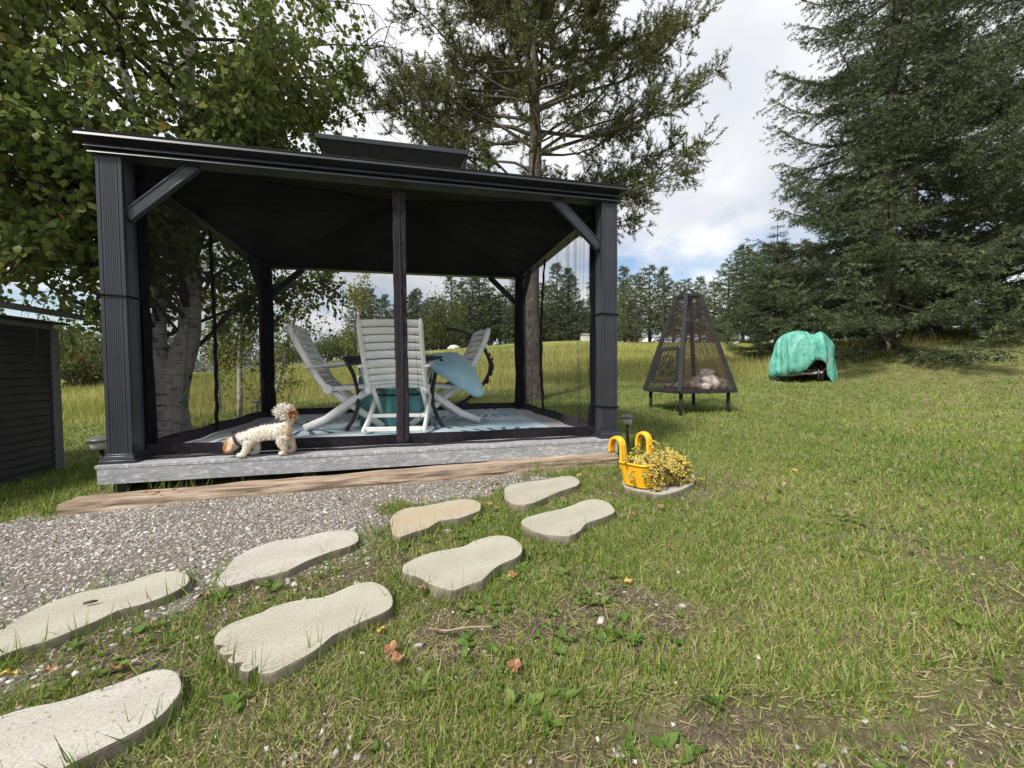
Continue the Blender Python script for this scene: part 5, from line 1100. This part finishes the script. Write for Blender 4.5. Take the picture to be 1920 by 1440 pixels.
for k, (x, y, rz_) in enumerate([(.42, -.37, .2), (.55, -.36, 1.4), (.48, -.40, 2.2)]):
    o = bpy.data.objects.new('fallen_leaf', lms[k % 2]); COL.objects.link(o); o.location = (x, y+.0, .078); o.rotation_euler = (.1, .1, rz_); o.scale = (1.1, .9, 1); tag(o, 'dry orange leaf lying on the weathered timber', 'leaf', 'leaves on the timber')
tw = MB().tube([(1.98, -2.02, .02), (2.03, -2.06, .03), (2.09, -2.05, .025), (2.16, -2.07, .028)], [.0035, .003, .003, .002], 6).build('twig', M['timber'], None, smooth=True); tag(tw, 'thin bare twig on the grass beside the toed footprint stone', 'twig')
tw = MB().tube([(.905, -1.655, .049), (.925, -1.652, .051), (.938, -1.647, .0495)], [.004, .005, .003], 6).build('twig', M['twig'], None, smooth=True); tag(tw, 'short dark twig lying on a smooth footprint stone', 'twig')

# ------------------------------------------------------------------ grass
def sample_wedge(n, r0, r1, pw, half=radians(60)):
    """density per square metre falls as r**-pw from the standing point"""
    u = rg.random(n); q = 2-pw
    r = (r0**q+u*(r1**q-r0**q))**(1/q) if abs(q) > 1e-6 else r0*(r1/r0)**u
    a = YAW+rg.uniform(-half, half, n); return CAM.x+r*np.sin(a), CAM.y+r*np.cos(a), r
BV = [(-.5, 0, 0), (.5, 0, 0), (-.42, .45, .05), (.42, .45, .05), (0, 1, .30)]; BF = [(0, 1, 3), (0, 3, 2), (2, 3, 4)]
def under_deck(x, y): return (x > -.12) & (x < 3.72) & (y > -.16) & (y < 3.16)
def on_timber(x, y): return (x > 0) & (x < 3.6) & (np.abs(y-(-.36+.0775*x)) < .10)
TIM = [(0, -.46), (3.6, -.18), (3.6, .02), (0, -.26)]
def grass(n, r0, r1, pw, name, label):
    x, y, r = sample_wedge(n, r0, r1, pw); g = gravel_mask(x, y); s = soil_mask(x, y); cl = vnoise(x, y, 7, 8)*.5+vnoise(x, y, 16, 9)*.5
    dens = np.clip(1.0-.75*s+(cl-.5)*1.6, .06, 1)*(1-.97*g); ledge = ledge_mask(x, y); dens *= 1-.45*ledge
    edge = np.clip((lawn_edge(x)+.6-y)/.6, 0, 1)
    k = (rg.random(len(x)) < dens*edge) & ~under_deck(x, y) & ~on_stone(x, y) & ~in_poly(x, y, TIM) & ~((x < -1.56) & (y < 2.1))
    x, y, r, cl = x[k], y[k], r[k], cl[k]; n = len(x); z = H(x, y)
    tall = rg.random(n) < .06; nearp = np.clip((3.4-r)/2.0, 0, 1); dry = rg.random(n) < (.10+.42*np.clip(vnoise(x, y, 2.1, 12)-.35, 0, 1)+.36*nearp)
    hh = rg.uniform(.018, .042, n)*(1+.35*(cl-.4)); hh[tall] *= rg.uniform(1.3, 2.3, tall.sum()); hh *= np.clip(.75+.09*r, .8, 1.5)
    leanv = rg.normal(0, 1, (n, 3))*np.array([.62, .62, 0]); D = leanv+np.array([0, 0, .75]); D[dry] = rg.normal(0, 1, (dry.sum(), 3))*np.array([1, 1, .10])+np.array([0, 0, .14]); D[:, 2] = np.abs(D[:, 2])
    lush = np.clip((x-3.2)/3, 0, 1)*np.clip((4-y)/3, .3, 1)
    tint = np.clip(rg.normal(.36, .13, n)+.22*(vnoise(x, y, .9, 10)-.5)+.10*(vnoise(x, y, 3, 11)-.5)+.07*lush, 0, .70); tint[dry] = rg.uniform(.70, 1.0, dry.sum())
    X, Y, Z = frames(D, rg.normal(0, .5, n)); wd = rg.uniform(.0022, .0042, n)*np.clip(.7+.34*r, 1, 4.5); V_, F_ = stamp(BV, BF, np.c_[x, y, z-.003], X, Y, Z, hh, wd)
    o = np_mesh(name, V_, F_, M['grass'], None, dict(tint=np.repeat(tint, 5))); print(name, n); return tag(o, label, 'grass', kind='stuff')
grass(150000, .55, 2.2, 1.0, 'lawn_grass', 'short patchy lawn grass around the footprint stones')
grass(285000, 2.2, 20, 1.9, 'lawn_grass', 'short mown lawn around the fire pit')
x, y, r = sample_wedge(70000, .55, 4.5, 1.2); k = (rg.random(len(x)) < np.clip(.35+.8*soil_mask(x, y), 0, 1)*(1-.9*gravel_mask(x, y))) & ~under_deck(x, y) & ~on_stone(x, y) & ~in_poly(x, y, TIM) & ~((x < -1.5) & (y < 2.1)); x, y = x[k], y[k]; n = len(x)
D = np.c_[rg.normal(size=(n, 2)), rg.uniform(0, .35, n)]; X, Y, Z = frames(D, rg.normal(0, .6, n)); V_, F_ = stamp([(-.5, 0, 0), (.5, 0, 0), (.1, 1, .08)], [(0, 1, 2)], np.c_[x, y, H(x, y)+.002], X, Y, Z, rg.uniform(.012, .045, n), rg.uniform(.0015, .0035, n))
o = np_mesh('thatch', V_, F_, M['grass'], None, dict(tint=np.repeat(rg.uniform(.72, 1, n), 3))); tag(o, 'dry dead straw lying between the grass blades', 'straw', kind='stuff')
# long blades leaning over stone edges and beside the deck
def tufts(cx, cy, n, hgt, spread, up_=1.0):
    x = np.concatenate([rg.normal(a, spread, n) for a in cx]); y = np.concatenate([rg.normal(a, spread, n) for a in cy]); return x, y
cx, cy = [], []
for k, P in FEET.items():
    P2 = smooth_poly(P, 2)
    for i in range(0, len(P2), 2):
        if rn.random() < .75: cx.append(P2[i][0]); cy.append(P2[i][1])
x, y = tufts(cx, cy, 20, 0, .022); k = ~on_stone(x, y); x, y = x[k], y[k]; n = len(x)
D = rg.normal(0, 1, (n, 3))*np.array([.7, .7, 0])+np.array([0, 0, .8]); X, Y, Z = frames(D, rg.normal(0, .5, n)); V_, F_ = stamp(BV, BF, np.c_[x, y, H(x, y)-.003], X, Y, Z, rg.uniform(.03, .115, n), rg.uniform(.0022, .004, n))
o = np_mesh('edge_grass', V_, F_, M['grass'], None, dict(tint=np.repeat(np.clip(rg.normal(.3, .14, n), 0, .8), 5))); tag(o, 'longer grass blades leaning over the footprint stone edges', 'grass', kind='stuff')
cx = list(rg.uniform(-.2, 3.7, 26))+list(rg.uniform(2.6, 3.8, 16))+list(rg.uniform(3.7, 4.2, 14))+list(rg.uniform(2.0, 4.6, 16)); cy = [-.17-.0*v for v in rg.random(26)]+list(rg.uniform(-.45, -.2, 16))+list(rg.uniform(-.2, 1.2, 14))+list(rg.uniform(-2.6, -2.2, 16))
x, y = tufts(cx, cy, 16, 0, .03); k = ~under_deck(x, y) & ~on_stone(x, y) & ~in_poly(x, y, TIM); x, y = x[k], y[k]; n = len(x)
D = rg.normal(0, 1, (n, 3))*np.array([.5, .5, 0])+np.array([0, 0, .8]); X, Y, Z = frames(D, rg.normal(0, .5, n)); V_, F_ = stamp(BV, BF, np.c_[x, y, H(x, y)-.003], X, Y, Z, rg.uniform(.05, .16, n), rg.uniform(.0025, .0045, n))
o = np_mesh('tuft_grass', V_, F_, M['grass'], None, dict(tint=np.repeat(np.clip(rg.normal(.38, .17, n), 0, .9), 5))); tag(o, 'tall uncut grass tufts along the timber and deck edge', 'grass', kind='stuff')
# broad leaved weeds and clover
x, y, r = sample_wedge(5000, .6, 7, 1.3); k = (rg.random(len(x)) < np.clip((vnoise(x, y, 1.7, 14)-.45)*3, .04, 1)*(1-gravel_mask(x, y))) & ~under_deck(x, y) & ~on_stone(x, y, .01) & ~in_poly(x, y, TIM); x, y = x[k], y[k]
nl = 5; n = len(x)*nl; P = np.repeat(np.c_[x, y, H(x, y)+.006], nl, 0); a = rg.uniform(0, 6.28, n); D = np.c_[np.cos(a), np.sin(a), rg.uniform(.15, .7, n)]; X, Y, Z = frames(D, rg.normal(0, .3, n)); sz = np.repeat(rg.choice([.014, .02, .034], len(x), p=[.5, .35, .15]), nl)*rg.uniform(.7, 1.3, n)
V_, F_ = stamp(LEAF_V, LEAF_F, P, X, Y, Z, sz, sz*.9); M['weed'] = leaf_mat('weed_leaf', [(0, (.065, .13, .022)), (.6, (.14, .22, .045)), (1, (.25, .30, .08))], .35, .5)
o = np_mesh('clover', V_, F_, M['weed'], None, dict(tint=np.repeat(np.clip(rg.normal(.45, .22, n), 0, 1), 7))); tag(o, 'low clover and broad leaved weeds in the lawn', 'weeds', kind='stuff')
def weed(x, y, s, nl, label):
    T = empty('weed', (x, y, h1(x, y)), label=label, cat='weed')
    for k in range(nl):
        a = k*2.4+rn.uniform(-.3, .3); D = np.array([[cos(a), sin(a), rn.uniform(.15, .9)]]); X, Y, Z = frames(D); V_, F_ = stamp(LEAF_V, LEAF_F, np.zeros((1, 3)), X, Y, Z, np.array([s*rn.uniform(.7, 1.2)]), np.array([s*.55])); np_mesh('leaf', V_, F_, M['weed'], T, dict(tint=np.full(7, rn.uniform(.3, .9))))
weed(2.24, -1.13, .055, 5, 'upright leafy weed at the heel of the rust stained stone'); weed(2.05, -1.16, .04, 4, 'small leafy weed along the side of the rust stained stone'); weed(1.95, -2.25, .045, 9, 'dandelion rosette in the lawn in front of the toed stone'); weed(2.55, -2.20, .04, 9, 'low dandelion rosette near the eroded soil'); weed(2.25, -1.92, .035, 8, 'clump of broad leaves between lawn patches below the middle stone'); weed(2.10, -1.92, .04, 8, 'green rosette at the toes of the stone with the red leaf'); weed(3.55, -2.38, .045, 9, 'weed growing on the eroded bank')
# tall field grass
x, y, r = sample_wedge(120000, 7.5, 34, 1.35, radians(58)); e_ = lawn_edge(x); k = (y > e_-.2+rg.normal(0, .35, len(x))) & (rg.random(len(x)) < .35+.9*vnoise(x, y, .5, 15)) ; x, y, r, e_ = x[k], y[k], r[k], e_[k]; n = len(x)
D = rg.normal(0, 1, (n, 3))*np.array([.30, .30, 0])+np.array([.1, 0, .9]); X, Y, Z = frames(D, rg.normal(0, .5, n)); hh = rg.uniform(.22, .50, n)*np.clip(.5+(y-e_-.2)/1.5, .35, 1)*np.interp(r, [8, 16, 34], [1, .9, .5]); V_, F_ = stamp(BV, BF, np.c_[x, y, H(x, y)-.01], X, Y, Z, hh, rg.uniform(.006, .012, n)*np.clip(r/9, 1, 3))
tint = np.clip(rg.normal(.50, .2, n)+.5*(vnoise(x, y, .35, 16)-.5)+.12*np.clip((x-5)/4, 0, 1), 0, 1); o = np_mesh('field_grass', V_, F_, M['field_grass'], None, dict(tint=np.repeat(tint, 5))); tag(o, 'tall yellow green meadow grass beyond the mown lawn', 'grass', kind='stuff'); print('field', n)
